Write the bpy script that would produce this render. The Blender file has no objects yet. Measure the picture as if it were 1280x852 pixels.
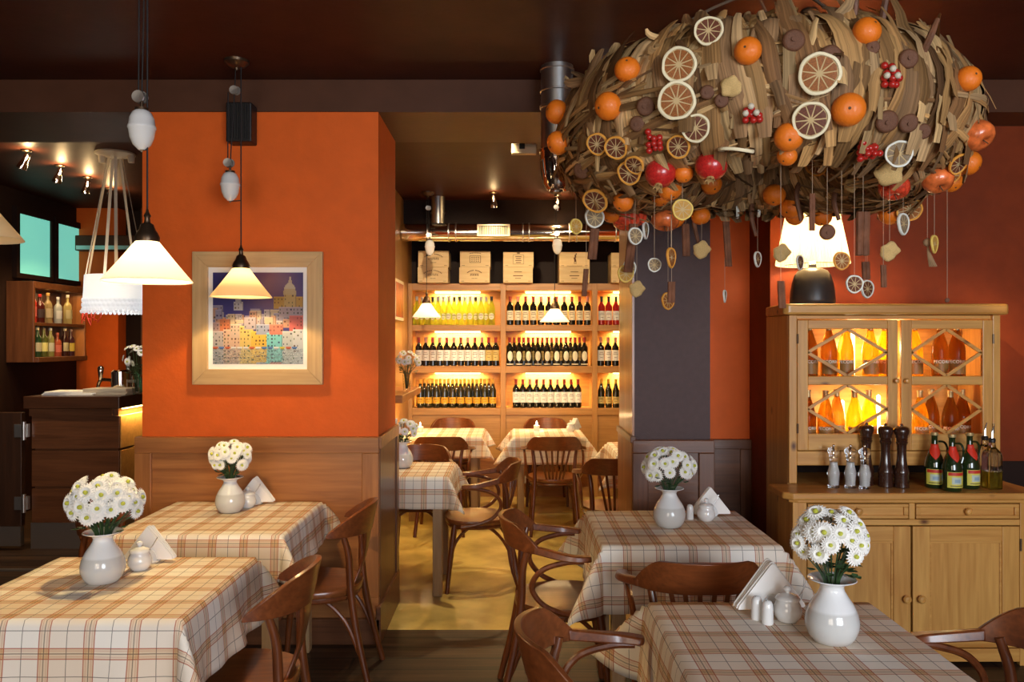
import bpy, math, random
from mathutils import Vector, Matrix
R = math.radians
PI = math.pi
scene = bpy.context.scene
C = scene.collection
rnd = random.Random(7)

# ------------------------------------------------------------------ camera
CAM_H, FPX, HOR = 1.6, 1000.0, 428.0
cd = bpy.data.cameras.new('camera')
cam = bpy.data.objects.new('camera', cd)
C.objects.link(cam)
cam.location = (0, 0, CAM_H)
cam.rotation_euler = (R(90), 0, 0)
cd.sensor_width = 36.0
cd.lens = 36.0 * FPX / 1280.0
cd.shift_y = (HOR - 426.0) / 1280.0
cd.clip_start = 0.05
cd.clip_end = 100
scene.camera = cam

def at(u, v, D):
    return Vector(((u - 640.0) / FPX * D, D, CAM_H - (v - HOR) / FPX * D))

# ------------------------------------------------------------------ world, exposure
w = bpy.data.worlds.new('sky')
scene.world = w
w.use_nodes = True
bg = w.node_tree.nodes['Background']
bg.inputs[0].default_value = (0.75, 0.85, 1.0, 1)
bg.inputs[1].default_value = 1.0
vs = scene.view_settings
vs.view_transform = 'Standard'
vs.look = 'None'
vs.exposure = 0.0
vs.gamma = 1.0
vs.use_curve_mapping = False

# ------------------------------------------------------------------ lights
WARM = (1.0, 0.66, 0.30)
GOLD = (1.0, 0.68, 0.24)
def area(name, loc, rot, sx, sy, power, col, spread=180):
    l = bpy.data.lights.new(name, 'AREA')
    l.shape = 'RECTANGLE'; l.size = sx; l.size_y = sy
    l.energy = power; l.color = col; l.spread = R(spread)
    o = bpy.data.objects.new(name, l)
    o.location = loc; o.rotation_euler = rot
    C.objects.link(o)
    return o
def point(name, loc, power, col, r=0.03):
    l = bpy.data.lights.new(name, 'POINT')
    l.energy = power; l.color = col; l.shadow_soft_size = r
    o = bpy.data.objects.new(name, l); o.location = loc
    C.objects.link(o)
    return o
def spot(name, loc, target, power, col, ang=60, blend=0.6, r=0.03):
    l = bpy.data.lights.new(name, 'SPOT')
    l.energy = power; l.color = col; l.spot_size = R(ang); l.spot_blend = blend; l.shadow_soft_size = r
    o = bpy.data.objects.new(name, l); o.location = loc
    d = Vector(target) - Vector(loc)
    o.rotation_euler = d.to_track_quat('-Z', 'Y').to_euler()
    C.objects.link(o)
    return o
# added warm fill lights without fittings, unseen up behind the beam
spot('rack_fill', (-0.45, 5.25, 2.95), (-0.5, 8.3, 1.55), 215, (1.0, 0.78, 0.50), 50)
spot('rack_fill', (0.75, 5.25, 2.95), (0.5, 8.3, 1.55), 215, (1.0, 0.78, 0.50), 50)
spot('floor_fill', (-.05, 5.15, 2.95), (-.05, 5.75, 0), 110, (1.0, 0.78, 0.44), 75)  # added fill to brighten the golden floor
spot('bar_front_fill', (-3.0, 5.1, 2.95), (-3.4, 6.25, .65), 60, (1.0, 0.74, 0.44), 60)  # added fill to brighten the bar front
# daylight through the two street windows behind the camera
area('daylight', (1.9, -2.62, 1.75), (R(90), 0, 0), 2.4, 1.9, 250, (0.84, 0.91, 1.0))
area('daylight', (-1.6, -2.62, 1.75), (R(90), 0, 0), 2.0, 1.9, 78, (1.0, 0.80, 0.60))

# ------------------------------------------------------------------ mesh helper
def catmull(pts, per=6):
    P = [Vector(p) for p in pts]
    if len(P) < 3:
        return P
    P = [P[0] * 2 - P[1]] + P + [P[-1] * 2 - P[-2]]
    out = []
    for i in range(1, len(P) - 2):
        a, b, c, d = P[i - 1], P[i], P[i + 1], P[i + 2]
        for k in range(per):
            t = k / per
            out.append(0.5 * (2 * b + (c - a) * t + (2 * a - 5 * b + 4 * c - d) * t * t + (3 * b - a - 3 * c + d) * t ** 3))
    out.append(P[-2].copy())
    return out

class MB:
    def __init__(self):
        self.v = []; self.f = []; self.col = {}; self.uvl = []; self.mi = {}
    def add(self, verts, faces, col=None, M=None, mi=None):
        b = len(self.v)
        for p in verts:
            p = Vector(p)
            self.v.append(M @ p if M is not None else p)
        for f in faces:
            if col is not None:
                self.col[len(self.f)] = col
            if mi is not None:
                self.mi[len(self.f)] = mi
            self.f.append([b + i for i in f])
        return b
    def box(self, x0, x1, y0, y1, z0, z1, col=None, M=None):
        v = [(x0, y0, z0), (x1, y0, z0), (x1, y1, z0), (x0, y1, z0), (x0, y0, z1), (x1, y0, z1), (x1, y1, z1), (x0, y1, z1)]
        f = [(3, 2, 1, 0), (4, 5, 6, 7), (0, 1, 5, 4), (1, 2, 6, 5), (2, 3, 7, 6), (3, 0, 4, 7)]
        self.add(v, f, col, M)
        return self
    def bar(self, a, b, w, h, up=(0, 0, 1), col=None):
        a, b = Vector(a), Vector(b)
        d = (b - a).normalized()
        s = d.cross(Vector(up))
        s = s.normalized() if s.length > 1e-5 else Vector((1, 0, 0))
        u = s.cross(d)
        v = []
        for p in (a, b):
            for i, j in ((-1, -1), (1, -1), (1, 1), (-1, 1)):
                v.append(p + s * (w / 2 * i) + u * (h / 2 * j))
        self.add(v, [(3, 2, 1, 0), (4, 5, 6, 7), (0, 1, 5, 4), (1, 2, 6, 5), (2, 3, 7, 6), (3, 0, 4, 7)], col)
        return self
    def tube(self, pts, r, n=8, per=6, col=None, M=None, flat=1.0):
        P = catmull(pts, per)
        m = len(P)
        if isinstance(r, (int, float)):
            rr = [r] * m
        else:
            rr = []
            for i in range(m):
                x = i / (m - 1) * (len(r) - 1)
                k = min(int(x), len(r) - 2)
                rr.append(r[k] + (r[k + 1] - r[k]) * (x - k))
        t0 = (P[1] - P[0]).normalized()
        ref = Vector((0, 0, 1)) if abs(t0.z) < 0.9 else Vector((1, 0, 0))
        s = t0.cross(ref).normalized()
        v = []; f = []
        for i in range(m):
            t = (P[min(i + 1, m - 1)] - P[max(i - 1, 0)]).normalized()
            s = (s - t * s.dot(t)).normalized()
            u = t.cross(s)
            for k in range(n):
                a = 2 * PI * k / n
                v.append(P[i] + s * (math.cos(a) * rr[i]) + u * (math.sin(a) * rr[i] * flat))
        for i in range(m - 1):
            for k in range(n):
                k2 = (k + 1) % n
                f.append((i * n + k, i * n + k2, (i + 1) * n + k2, (i + 1) * n + k))
        f.append(tuple(range(n - 1, -1, -1)))
        f.append(tuple((m - 1) * n + k for k in range(n)))
        self.add(v, f, col, M)
        return self
    def lathe(self, prof, n=24, c=(0, 0, 0), a0=0.0, a1=2 * PI, col=None, M=None, close=True):
        full = abs(a1 - a0) > 6.28
        cnt = n if full else n + 1
        v = []; f = []
        c = Vector(c)
        for (r, z) in prof:
            for k in range(cnt):
                a = a0 + (a1 - a0) * k / n
                v.append(c + Vector((r * math.cos(a), r * math.sin(a), z)))
        for i in range(len(prof) - 1):
            for k in range(n):
                k2 = (k + 1) % cnt
                f.append((i * cnt + k, i * cnt + k2, (i + 1) * cnt + k2, (i + 1) * cnt + k))
        if full and close:
            if prof[0][0] > 1e-5:
                f.append(tuple(range(cnt - 1, -1, -1)))
            if prof[-1][0] > 1e-5:
                f.append(tuple((len(prof) - 1) * cnt + k for k in range(cnt)))
        self.add(v, f, col, M)
        return self
    def ball(self, c, r, n=12, sc=(1, 1, 1), col=None, M=None):
        m = max(n // 2, 4)
        T = Matrix.Translation(Vector(c)) @ (M if M is not None else Matrix.Identity(4)) @ Matrix.Diagonal((sc[0], sc[1], sc[2], 1))
        prof = [(max(r * math.sin(PI * i / m), 0.0), -r * math.cos(PI * i / m)) for i in range(m + 1)]
        v = [(0, 0, -r)]; f = []
        for i in range(1, m):
            for k in range(n):
                a = 2 * PI * k / n
                v.append((prof[i][0] * math.cos(a), prof[i][0] * math.sin(a), prof[i][1]))
        v.append((0, 0, r))
        for k in range(n):
            f.append((0, 1 + (k + 1) % n, 1 + k))
            f.append((len(v) - 1, 1 + (m - 2) * n + k, 1 + (m - 2) * n + (k + 1) % n))
        for i in range(m - 2):
            for k in range(n):
                k2 = (k + 1) % n
                f.append((1 + i * n + k, 1 + i * n + k2, 1 + (i + 1) * n + k2, 1 + (i + 1) * n + k))
        self.add(v, f, col, T)
        return self
    def prism(self, poly, z0, z1, col=None, M=None):
        n = len(poly)
        v = [(p[0], p[1], z0) for p in poly] + [(p[0], p[1], z1) for p in poly]
        f = [tuple(range(n - 1, -1, -1)), tuple(range(n, 2 * n))]
        for k in range(n):
            k2 = (k + 1) % n
            f.append((k, k2, n + k2, n + k))
        self.add(v, f, col, M)
        return self
    def grid(self, fn, nu, nv, col=None, M=None):
        v = [fn(i / nu, j / nv) for j in range(nv + 1) for i in range(nu + 1)]
        f = [(j * (nu + 1) + i, j * (nu + 1) + i + 1, (j + 1) * (nu + 1) + i + 1, (j + 1) * (nu + 1) + i) for j in range(nv) for i in range(nu)]
        self.add(v, f, col, M)
        return self
    def build(self, name, mat, parent=None, smooth=True, angle=38, bevel=0.0, uvs=None, thick=0.0, sub=0, loc=None):
        me = bpy.data.meshes.new(name)
        me.from_pydata([tuple(p) for p in self.v], [], self.f)
        me.update()
        if self.col:
            at_ = me.color_attributes.new('Col', 'FLOAT_COLOR', 'CORNER')
            buf = []
            for p in me.polygons:
                c = self.col.get(p.index, (1, 1, 1))
                for _ in range(p.loop_total):
                    buf.extend((c[0], c[1], c[2], 1.0))
            at_.data.foreach_set('color', buf)
        if uvs is not None:
            ul = me.uv_layers.new(name='UVMap')
            buf = []
            for p in me.polygons:
                for vi in p.vertices:
                    buf.extend(uvs[vi])
            ul.data.foreach_set('uv', buf)
        mats = mat if isinstance(mat, (list, tuple)) else [mat]
        for m_ in mats:
            me.materials.append(m_)
        if self.mi:
            for i, m_ in self.mi.items():
                me.polygons[i].material_index = m_
        if smooth:
            me.polygons.foreach_set('use_smooth', [True] * len(me.polygons))
            me.set_sharp_from_angle(angle=R(angle))
        o = bpy.data.objects.new(name, me)
        C.objects.link(o)
        if parent is not None:
            o.parent = parent
        if loc is not None:
            o.location = loc
        if thick:
            m_ = o.modifiers.new('thickness', 'SOLIDIFY'); m_.thickness = thick; m_.offset = 0
        if bevel:
            m_ = o.modifiers.new('bevel', 'BEVEL'); m_.width = bevel; m_.segments = 2; m_.limit_method = 'ANGLE'; m_.angle_limit = R(40)
        if sub:
            m_ = o.modifiers.new('sub', 'SUBSURF'); m_.levels = sub; m_.render_levels = sub
        return o

def tag(o, label, cat=None, group=None):
    o['label'] = label
    if cat: o['category'] = cat
    if group: o['group'] = group
    return o
def struct(o, label=None):
    o['kind'] = 'structure'
    if label: o['label'] = label
    return o
def thing(name, label, cat, loc=(0, 0, 0), rz=0.0, group=None):
    o = bpy.data.objects.new(name, None)
    o.empty_display_size = 0.05
    C.objects.link(o)
    o.location = loc; o.rotation_euler = (0, 0, rz)
    return tag(o, label, cat, group)
def dup(root, loc=None, rz=None, label=None, group=None):
    r = root.copy(); C.objects.link(r)
    if loc is not None: r.location = loc
    if rz is not None: r.rotation_euler = (0, 0, rz)
    if label: r['label'] = label
    if group: r['group'] = group
    for ch in root.children:
        c = ch.copy(); C.objects.link(c); c.parent = r
        for g in ch.children:
            d = g.copy(); C.objects.link(d); d.parent = c
    return r

# ------------------------------------------------------------------ materials
def newmat(name):
    m = bpy.data.materials.new(name); m.use_nodes = True
    nt = m.node_tree
    return m, nt, nt.nodes['Principled BSDF']
def plain(name, col, rough=0.5, metal=0.0, spec=0.5, trans=0.0, ior=1.45, emit=None, estr=0.0, bump=0.0, bscale=60, vcol=False, var=0.0, coat=0.0):
    m, nt, b = newmat(name)
    b.inputs['Base Color'].default_value = (*col, 1)
    b.inputs['Roughness'].default_value = rough
    b.inputs['Metallic'].default_value = metal
    b.inputs['Specular IOR Level'].default_value = spec
    b.inputs['Transmission Weight'].default_value = trans
    b.inputs['IOR'].default_value = ior
    b.inputs['Coat Weight'].default_value = coat
    if emit:
        b.inputs['Emission Color'].default_value = (*emit, 1)
        b.inputs['Emission Strength'].default_value = estr
    N, L = nt.nodes, nt.links
    if vcol:
        a = N.new('ShaderNodeAttribute'); a.attribute_name = 'Col'
        if var:
            tc = N.new('ShaderNodeTexCoord'); no = N.new('ShaderNodeTexNoise'); no.inputs['Scale'].default_value = bscale
            L.new(tc.outputs['Object'], no.inputs['Vector'])
            mr = N.new('ShaderNodeMapRange'); mr.inputs['To Min'].default_value = 1 - var; mr.inputs['To Max'].default_value = 1 + var
            L.new(no.outputs['Fac'], mr.inputs['Value'])
            mx = N.new('ShaderNodeVectorMath'); mx.operation = 'SCALE'
            L.new(a.outputs['Color'], mx.inputs[0]); L.new(mr.outputs[0], mx.inputs['Scale'])
            L.new(mx.outputs[0], b.inputs['Base Color'])
        else:
            L.new(a.outputs['Color'], b.inputs['Base Color'])
    elif var:
        tc = N.new('ShaderNodeTexCoord'); no = N.new('ShaderNodeTexNoise')
        no.inputs['Scale'].default_value = bscale * 0.2; no.inputs['Detail'].default_value = 5
        L.new(tc.outputs['Object'], no.inputs['Vector'])
        cr = N.new('ShaderNodeValToRGB')
        cr.color_ramp.elements[0].position = 0.3; cr.color_ramp.elements[1].position = 0.7
        cr.color_ramp.elements[0].color = (*[c * (1 - var) for c in col], 1)
        cr.color_ramp.elements[1].color = (*[min(c * (1 + var), 1) for c in col], 1)
        L.new(no.outputs['Fac'], cr.inputs[0]); L.new(cr.outputs[0], b.inputs['Base Color'])
    if bump:
        tc = N.new('ShaderNodeTexCoord'); no = N.new('ShaderNodeTexNoise'); no.inputs['Scale'].default_value = bscale
        no.inputs['Detail'].default_value = 4
        L.new(tc.outputs['Object'], no.inputs['Vector'])
        bp = N.new('ShaderNodeBump'); bp.inputs['Strength'].default_value = bump; bp.inputs['Distance'].default_value = 0.01
        L.new(no.outputs['Fac'], bp.inputs['Height']); L.new(bp.outputs[0], b.inputs['Normal'])
    return m
def wood(name, dark, light, axis='X', scale=1.0, rough=0.42, coat=0.0, knots=False, bump=0.15, contrast=(0.3, 0.72)):
    m, nt, b = newmat(name)
    N, L = nt.nodes, nt.links
    tc = N.new('ShaderNodeTexCoord')
    mp = N.new('ShaderNodeMapping')
    s = {'X': (0.9, 14, 14), 'Y': (14, 0.9, 14), 'Z': (14, 14, 0.9)}[axis]
    mp.inputs['Scale'].default_value = [x * scale for x in s]
    L.new(tc.outputs['Object'], mp.inputs['Vector'])
    n1 = N.new('ShaderNodeTexNoise'); n1.inputs['Scale'].default_value = 1.0; n1.inputs['Detail'].default_value = 5; n1.inputs['Distortion'].default_value = 1.3
    L.new(mp.outputs[0], n1.inputs['Vector'])
    mp2 = N.new('ShaderNodeMapping'); mp2.inputs['Scale'].default_value = [x * scale * 5 for x in s]
    L.new(tc.outputs['Object'], mp2.inputs['Vector'])
    n2 = N.new('ShaderNodeTexNoise'); n2.inputs['Scale'].default_value = 1.0; n2.inputs['Detail'].default_value = 3
    L.new(mp2.outputs[0], n2.inputs['Vector'])
    mix = N.new('ShaderNodeMix'); mix.inputs[0].default_value = 0.35
    L.new(n1.outputs['Fac'], mix.inputs[2]); L.new(n2.outputs['Fac'], mix.inputs[3])
    cr = N.new('ShaderNodeValToRGB')
    cr.color_ramp.elements[0].position = contrast[0]; cr.color_ramp.elements[1].position = contrast[1]
    cr.color_ramp.elements[0].color = (*dark, 1); cr.color_ramp.elements[1].color = (*light, 1)
    L.new(mix.outputs[0], cr.inputs[0])
    last = cr.outputs[0]
    if knots:
        vo = N.new('ShaderNodeTexVoronoi'); vo.inputs['Scale'].default_value = 5.5; vo.inputs['Randomness'].default_value = 1.0
        mp3 = N.new('ShaderNodeMapping'); k = {'X': (0.6, 1, 1), 'Y': (1, .6, 1), 'Z': (1, 1, .6)}[axis]; mp3.inputs['Scale'].default_value = k
        L.new(tc.outputs['Object'], mp3.inputs['Vector']); L.new(mp3.outputs[0], vo.inputs['Vector'])
        mr = N.new('ShaderNodeMapRange'); mr.inputs['From Min'].default_value = 0.03; mr.inputs['From Max'].default_value = 0.11
        L.new(vo.outputs['Distance'], mr.inputs['Value'])
        mk = N.new('ShaderNodeMix'); mk.data_type = 'RGBA'
        mk.inputs[6].default_value = (dark[0] * 0.25, dark[1] * 0.18, dark[2] * 0.15, 1)
        L.new(mr.outputs[0], mk.inputs[0]); L.new(last, mk.inputs[7])
        last = mk.outputs[2]
    L.new(last, b.inputs['Base Color'])
    b.inputs['Roughness'].default_value = rough
    b.inputs['Coat Weight'].default_value = coat
    b.inputs['Coat Roughness'].default_value = 0.15
    if bump:
        bp = N.new('ShaderNodeBump'); bp.inputs['Strength'].default_value = bump; bp.inputs['Distance'].default_value = 0.003
        L.new(n2.outputs['Fac'], bp.inputs['Height']); L.new(bp.outputs[0], b.inputs['Normal'])
    return m
def glow(name, col, strength):
    m, nt, b = newmat(name)
    b.inputs['Base Color'].default_value = (*col, 1)
    b.inputs['Emission Color'].default_value = (*col, 1)
    b.inputs['Emission Strength'].default_value = strength
    return m
def shade_mat(name, col, emit, strength, grad=None):
    m, nt, b = newmat(name)
    N, L = nt.nodes, nt.links
    b.inputs['Base Color'].default_value = (*col, 1)
    b.inputs['Roughness'].default_value = 0.35
    b.inputs['Emission Color'].default_value = (*emit, 1)
    b.inputs['Emission Strength'].default_value = strength
    if grad:        # the glass glows most beside the bulb
        tc = N.new('ShaderNodeTexCoord'); sp = N.new('ShaderNodeSeparateXYZ'); L.new(tc.outputs['Object'], sp.inputs[0])
        mr = N.new('ShaderNodeMapRange'); mr.inputs['From Min'].default_value = grad[0]; mr.inputs['From Max'].default_value = grad[1]
        mr.inputs['To Min'].default_value = strength * .15; mr.inputs['To Max'].default_value = strength
        L.new(sp.outputs[2], mr.inputs['Value']); L.new(mr.outputs[0], b.inputs['Emission Strength'])
    tr = N.new('ShaderNodeBsdfTranslucent'); tr.inputs[0].default_value = (*col, 1)
    mx = N.new('ShaderNodeMixShader'); mx.inputs[0].default_value = 0.5
    L.new(b.outputs[0], mx.inputs[1]); L.new(tr.outputs[0], mx.inputs[2])
    L.new(mx.outputs[0], N['Material Output'].inputs['Surface'])
    return m
def plaid(name, white, tan, red, dark, period=0.135):
    m, nt, b = newmat(name)
    N, L = nt.nodes, nt.links
    uv = N.new('ShaderNodeUVMap'); uv.uv_map = 'UVMap'
    sp = N.new('ShaderNodeSeparateXYZ'); L.new(uv.outputs[0], sp.inputs[0])
    def M(op, a, b_=None, c=None):
        n = N.new('ShaderNodeMath'); n.operation = op
        for i, x in enumerate((a, b_, c)):
            if x is None: continue
            if isinstance(x, (int, float)): n.inputs[i].default_value = x
            else: L.new(x, n.inputs[i])
        return n.outputs[0]
    def lines(s):
        x = M('MULTIPLY', s, 1.0 / period)
        fr = M('SUBTRACT', M('FRACT', M('ADD', x, 0.5)), 0.5)      # distance to nearest group, in periods
        d = M('ABSOLUTE', fr)
        w_ = 0.010
        darkc = M('LESS_THAN', d, w_)
        r1 = M('LESS_THAN', M('ABSOLUTE', M('SUBTRACT', d, 0.115)), 0.013)
        r2 = M('LESS_THAN', M('ABSOLUTE', M('SUBTRACT', d, 0.065)), 0.007)
        thin = M('GREATER_THAN', d, 0.5 - 0.009)
        band = M('LESS_THAN', d, 0.12)
        half = M('LESS_THAN', M('FRACT', M('MULTIPLY', x, 0.5)), 0.5)
        return darkc, M('MAXIMUM', r1, M('MULTIPLY', r2, 0.5)), thin, M('MAXIMUM', M('MULTIPLY', band, 0.9), M('MULTIPLY', half, 0.42))
    a = lines(sp.outputs[0]); c = lines(sp.outputs[1])
    tanf = M('MULTIPLY', M('ADD', a[3], c[3]), 0.52)
    redf = M('MULTIPLY', M('MAXIMUM', a[1], c[1]), 0.72)
    drkf = M('MULTIPLY', M('MAXIMUM', M('MAXIMUM', a[0], c[0]), M('MAXIMUM', a[2], c[2])), 0.72)
    def mixc(f, A, B):
        n = N.new('ShaderNodeMix'); n.data_type = 'RGBA'
        L.new(f, n.inputs[0])
        for i, x in ((6, A), (7, B)):
            if isinstance(x, tuple): n.inputs[i].default_value = (*x, 1)
            else: L.new(x, n.inputs[i])
        return n.outputs[2]
    col = mixc(tanf, white, tan)
    col = mixc(redf, col, red)
    col = mixc(drkf, col, dark)
    L.new(col, b.inputs['Base Color'])
    b.inputs['Roughness'].default_value = 0.85
    b.inputs['Specular IOR Level'].default_value = 0.15
    wv = N.new('ShaderNodeTexNoise'); wv.inputs['Scale'].default_value = 300
    L.new(uv.outputs[0], wv.inputs['Vector'])
    bp = N.new('ShaderNodeBump'); bp.inputs['Strength'].default_value = 0.15; bp.inputs['Distance'].default_value = 0.002
    L.new(wv.outputs['Fac'], bp.inputs['Height']); L.new(bp.outputs[0], b.inputs['Normal'])
    return m
def planks(name, dark, light, gapc, pw=0.14, pl=1.6, rough=0.48):
    m, nt, b = newmat(name); b.inputs['Specular IOR Level'].default_value = 0.3
    N, L = nt.nodes, nt.links
    tc = N.new('ShaderNodeTexCoord')
    br = N.new('ShaderNodeTexBrick')
    br.inputs['Color1'].default_value = (*dark, 1); br.inputs['Color2'].default_value = (*light, 1); br.inputs['Mortar'].default_value = (*gapc, 1)
    br.inputs['Scale'].default_value = 1.0; br.inputs['Mortar Size'].default_value = 0.006
    br.inputs['Brick Width'].default_value = pl; br.inputs['Row Height'].default_value = pw
    L.new(tc.outputs['Object'], br.inputs['Vector'])
    mp = N.new('ShaderNodeMapping'); mp.inputs['Scale'].default_value = (1.2, 22, 1)
    L.new(tc.outputs['Object'], mp.inputs['Vector'])
    no = N.new('ShaderNodeTexNoise'); no.inputs['Scale'].default_value = 1; no.inputs['Detail'].default_value = 6; no.inputs['Distortion'].default_value = 0.8
    L.new(mp.outputs[0], no.inputs['Vector'])
    mr = N.new('ShaderNodeMapRange'); mr.inputs['From Min'].default_value = 0.3; mr.inputs['From Max'].default_value = 0.7; mr.inputs['To Min'].default_value = 0.35; mr.inputs['To Max'].default_value = 1.5
    L.new(no.outputs['Fac'], mr.inputs['Value'])
    vm = N.new('ShaderNodeVectorMath'); vm.operation = 'SCALE'
    L.new(br.outputs['Color'], vm.inputs[0]); L.new(mr.outputs[0], vm.inputs['Scale'])
    L.new(vm.outputs[0], b.inputs['Base Color'])
    b.inputs['Roughness'].default_value = rough
    return m

M = {}
M['ceiling'] = plain('ceiling_paint', (0.060, 0.018, 0.010), 0.5, spec=0.15, var=0.12, bump=0.06, bscale=30)
M['beam'] = plain('beam_paint', (0.085, 0.032, 0.016), 0.5, spec=0.25, var=0.10, bump=0.05, bscale=30)
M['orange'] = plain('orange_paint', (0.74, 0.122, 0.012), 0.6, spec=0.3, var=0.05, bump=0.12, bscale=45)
M['orange_shaded'] = plain('orange_paint_shaded', (0.20, 0.032, 0.006), 0.6, spec=0.25, var=0.10, bump=0.10, bscale=45)  # same orange as the pier, darkened to imitate weaker light
M['plum'] = plain('plum_paint', (0.085, 0.050, 0.048), 0.65, var=0.06, bump=0.25, bscale=160)
M['darkwall'] = plain('dark_brown_paint', (0.020, 0.009, 0.006), 0.6, spec=0.2, bump=0.05)
M['oak'] = wood('oak_panel', (0.24, 0.080, 0.020), (0.46, 0.180, 0.050), 'X', 1.0, 0.38, coat=0.15)
M['oakv'] = wood('oak_panel_upright', (0.24, 0.080, 0.020), (0.46, 0.180, 0.050), 'Z', 1.0, 0.38, coat=0.15)
M['oakdark'] = wood('dark_oak', (0.085, 0.028, 0.010), (0.20, 0.072, 0.026), 'X', 1.0, 0.36, coat=0.15)
M['oakdarkv'] = wood('dark_oak_upright', (0.085, 0.028, 0.010), (0.20, 0.072, 0.026), 'Z', 1.0, 0.36, coat=0.15)
M['rack'] = wood('rack_wood', (0.34, 0.15, 0.038), (0.54, 0.275, 0.082), 'X', 1.0, 0.42)
M['rackv'] = wood('rack_wood_upright', (0.34, 0.15, 0.038), (0.54, 0.275, 0.082), 'Z', 1.0, 0.42)
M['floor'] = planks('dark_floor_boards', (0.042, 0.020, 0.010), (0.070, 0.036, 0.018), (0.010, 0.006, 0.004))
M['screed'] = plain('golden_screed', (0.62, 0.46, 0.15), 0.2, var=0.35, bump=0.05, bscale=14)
M['chair'] = wood('chair_wood', (0.072, 0.018, 0.005), (0.21, 0.058, 0.015), 'Z', 1.4, 0.30, coat=0.25, bump=0.05)
M['chairx'] = wood('chair_wood_bent', (0.085, 0.021, 0.006), (0.25, 0.070, 0.018), 'X', 1.4, 0.30, coat=0.25, bump=0.05)
M['seat'] = wood('chair_seat_wood', (0.13, 0.036, 0.009), (0.30, 0.098, 0.026), 'Y', 1.2, 0.28, coat=0.35, bump=0.05)
M['tableleg'] = wood('table_leg_wood', (0.30, 0.17, 0.075), (0.46, 0.29, 0.14), 'Z', 1.2, 0.5)
M['plaid'] = plaid('plaid_cloth', (0.90, 0.85, 0.76), (0.66, 0.42, 0.20), (0.42, 0.062, 0.022), (0.075, 0.055, 0.05))
M['ceramic'] = plain('white_ceramic', (0.76, 0.76, 0.74), 0.12, coat=0.5)
M['napkin'] = plain('white_paper', (0.86, 0.84, 0.80), 0.8, spec=0.2)
M['petal'] = plain('white_petal', (0.90, 0.89, 0.84), 0.6, spec=0.2)
M['pollen'] = plain('yellow_green_centre', (0.50, 0.52, 0.06), 0.7)
M['leaf'] = plain('dark_green_leaf', (0.035, 0.075, 0.025), 0.5, var=0.3)
M['steel'] = plain('brushed_steel', (0.66, 0.65, 0.63), 0.34, metal=1.0)
M['chrome'] = plain('polished_chrome', (0.85, 0.80, 0.72), 0.08, metal=1.0)
M['brassy'] = plain('dark_bronze', (0.10, 0.065, 0.040), 0.35, metal=0.8)
M['black'] = plain('black_plastic', (0.012, 0.011, 0.011), 0.45)
M['cord'] = plain('black_cord', (0.010, 0.008, 0.008), 0.6)
M['gold'] = wood('pale_frame_wood', (0.50, 0.29, 0.11), (0.70, 0.46, 0.21), 'X', 1.0, 0.45)
M['pine'] = wood('aged_pine', (0.45, 0.18, 0.030), (0.76, 0.41, 0.105), 'X', 0.9, 0.42, coat=0.2, knots=True)
M['pinev'] = wood('aged_pine_upright', (0.45, 0.18, 0.030), (0.76, 0.41, 0.105), 'Z', 0.9, 0.42, coat=0.2, knots=True)
M['crate'] = wood('crate_pine', (0.62, 0.44, 0.20), (0.80, 0.62, 0.34), 'X', 1.0, 0.6)
M['ink'] = plain('brown_ink', (0.10, 0.040, 0.018), 0.8)
M['shade'] = shade_mat('opal_glass_shade', (0.92, 0.84, 0.68), (1.0, 0.84, 0.56), 1.8, (-0.07, 0.10))
M['shade2'] = shade_mat('opal_glass_shade_back', (0.90, 0.72, 0.44), (1.0, 0.80, 0.46), 1.6, (0.045, 0.115))
M['shadedim'] = shade_mat('opal_glass_shade_faint_glow', (0.85, 0.68, 0.42), (1.0, 0.70, 0.35), 0.25)  # faint emission stands in for outside light; the lamp is off
M['drum'] = shade_mat('white_fabric_shade', (0.84, 0.86, 0.88), (0.90, 0.93, 1.0), 0.35)
M['pleat'] = shade_mat('pleated_cream_shade', (0.92, 0.80, 0.56), (1.0, 0.74, 0.36), 0.55)
M['led'] = glow('led_strip_glow', (1.0, 0.72, 0.22), 14)
M['bulb'] = glow('bulb_glow', (1.0, 0.85, 0.55), 25)
M['tubeglow'] = glow('cabinet_light_glow', (1.0, 0.74, 0.30), 9)
M['mint'] = glow('frosted_pane_glow', (0.24, 0.80, 0.64), 0.62)
M['ribbon'] = plain('cream_ribbon', (0.72, 0.60, 0.44), 0.7)
M['redribbon'] = plain('red_ribbon', (0.75, 0.06, 0.02), 0.5)

# ================================================================== setting
CEIL = 3.02
PF, PB = 4.32, 4.95          # front and back faces of the left pier
def sbox(name, mat, *boxes, bevel=0.0):
    m = MB()
    for b_ in boxes: m.box(*b_)
    o = m.build(name, mat, smooth=False, bevel=bevel)
    return struct(o)
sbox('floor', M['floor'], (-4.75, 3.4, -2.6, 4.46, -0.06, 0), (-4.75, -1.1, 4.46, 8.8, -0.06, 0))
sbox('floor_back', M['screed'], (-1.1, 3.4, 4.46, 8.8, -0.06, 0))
sbox('ceiling', M['ceiling'], (-4.75, 3.4, -2.6, 8.8, CEIL, CEIL + 0.1))
sbox('ceiling_beam', M['beam'], (-4.7, 3.3, PF, PB + 0.02, 2.844, CEIL - 0.001))
sbox('wall_left_pier', M['orange'], (-1.996, -0.722, PF, PB, 0, 2.846))
sbox('wall_right_pier', M['plum'], (0.672, 1.09, 4.40, 4.92, 0, 2.846))
sbox('trim_6', M['oakv'], (0.660, 0.6725, 4.395, 4.93, 1.03, 2.846))
sbox('wall_left', M['darkwall'], (-4.75, -4.60, -2.6, 8.8, 0, CEIL))
sbox('wall_right', M['orange_shaded'], (3.2, 3.35, -2.6, 8.8, 0, CEIL))
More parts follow.
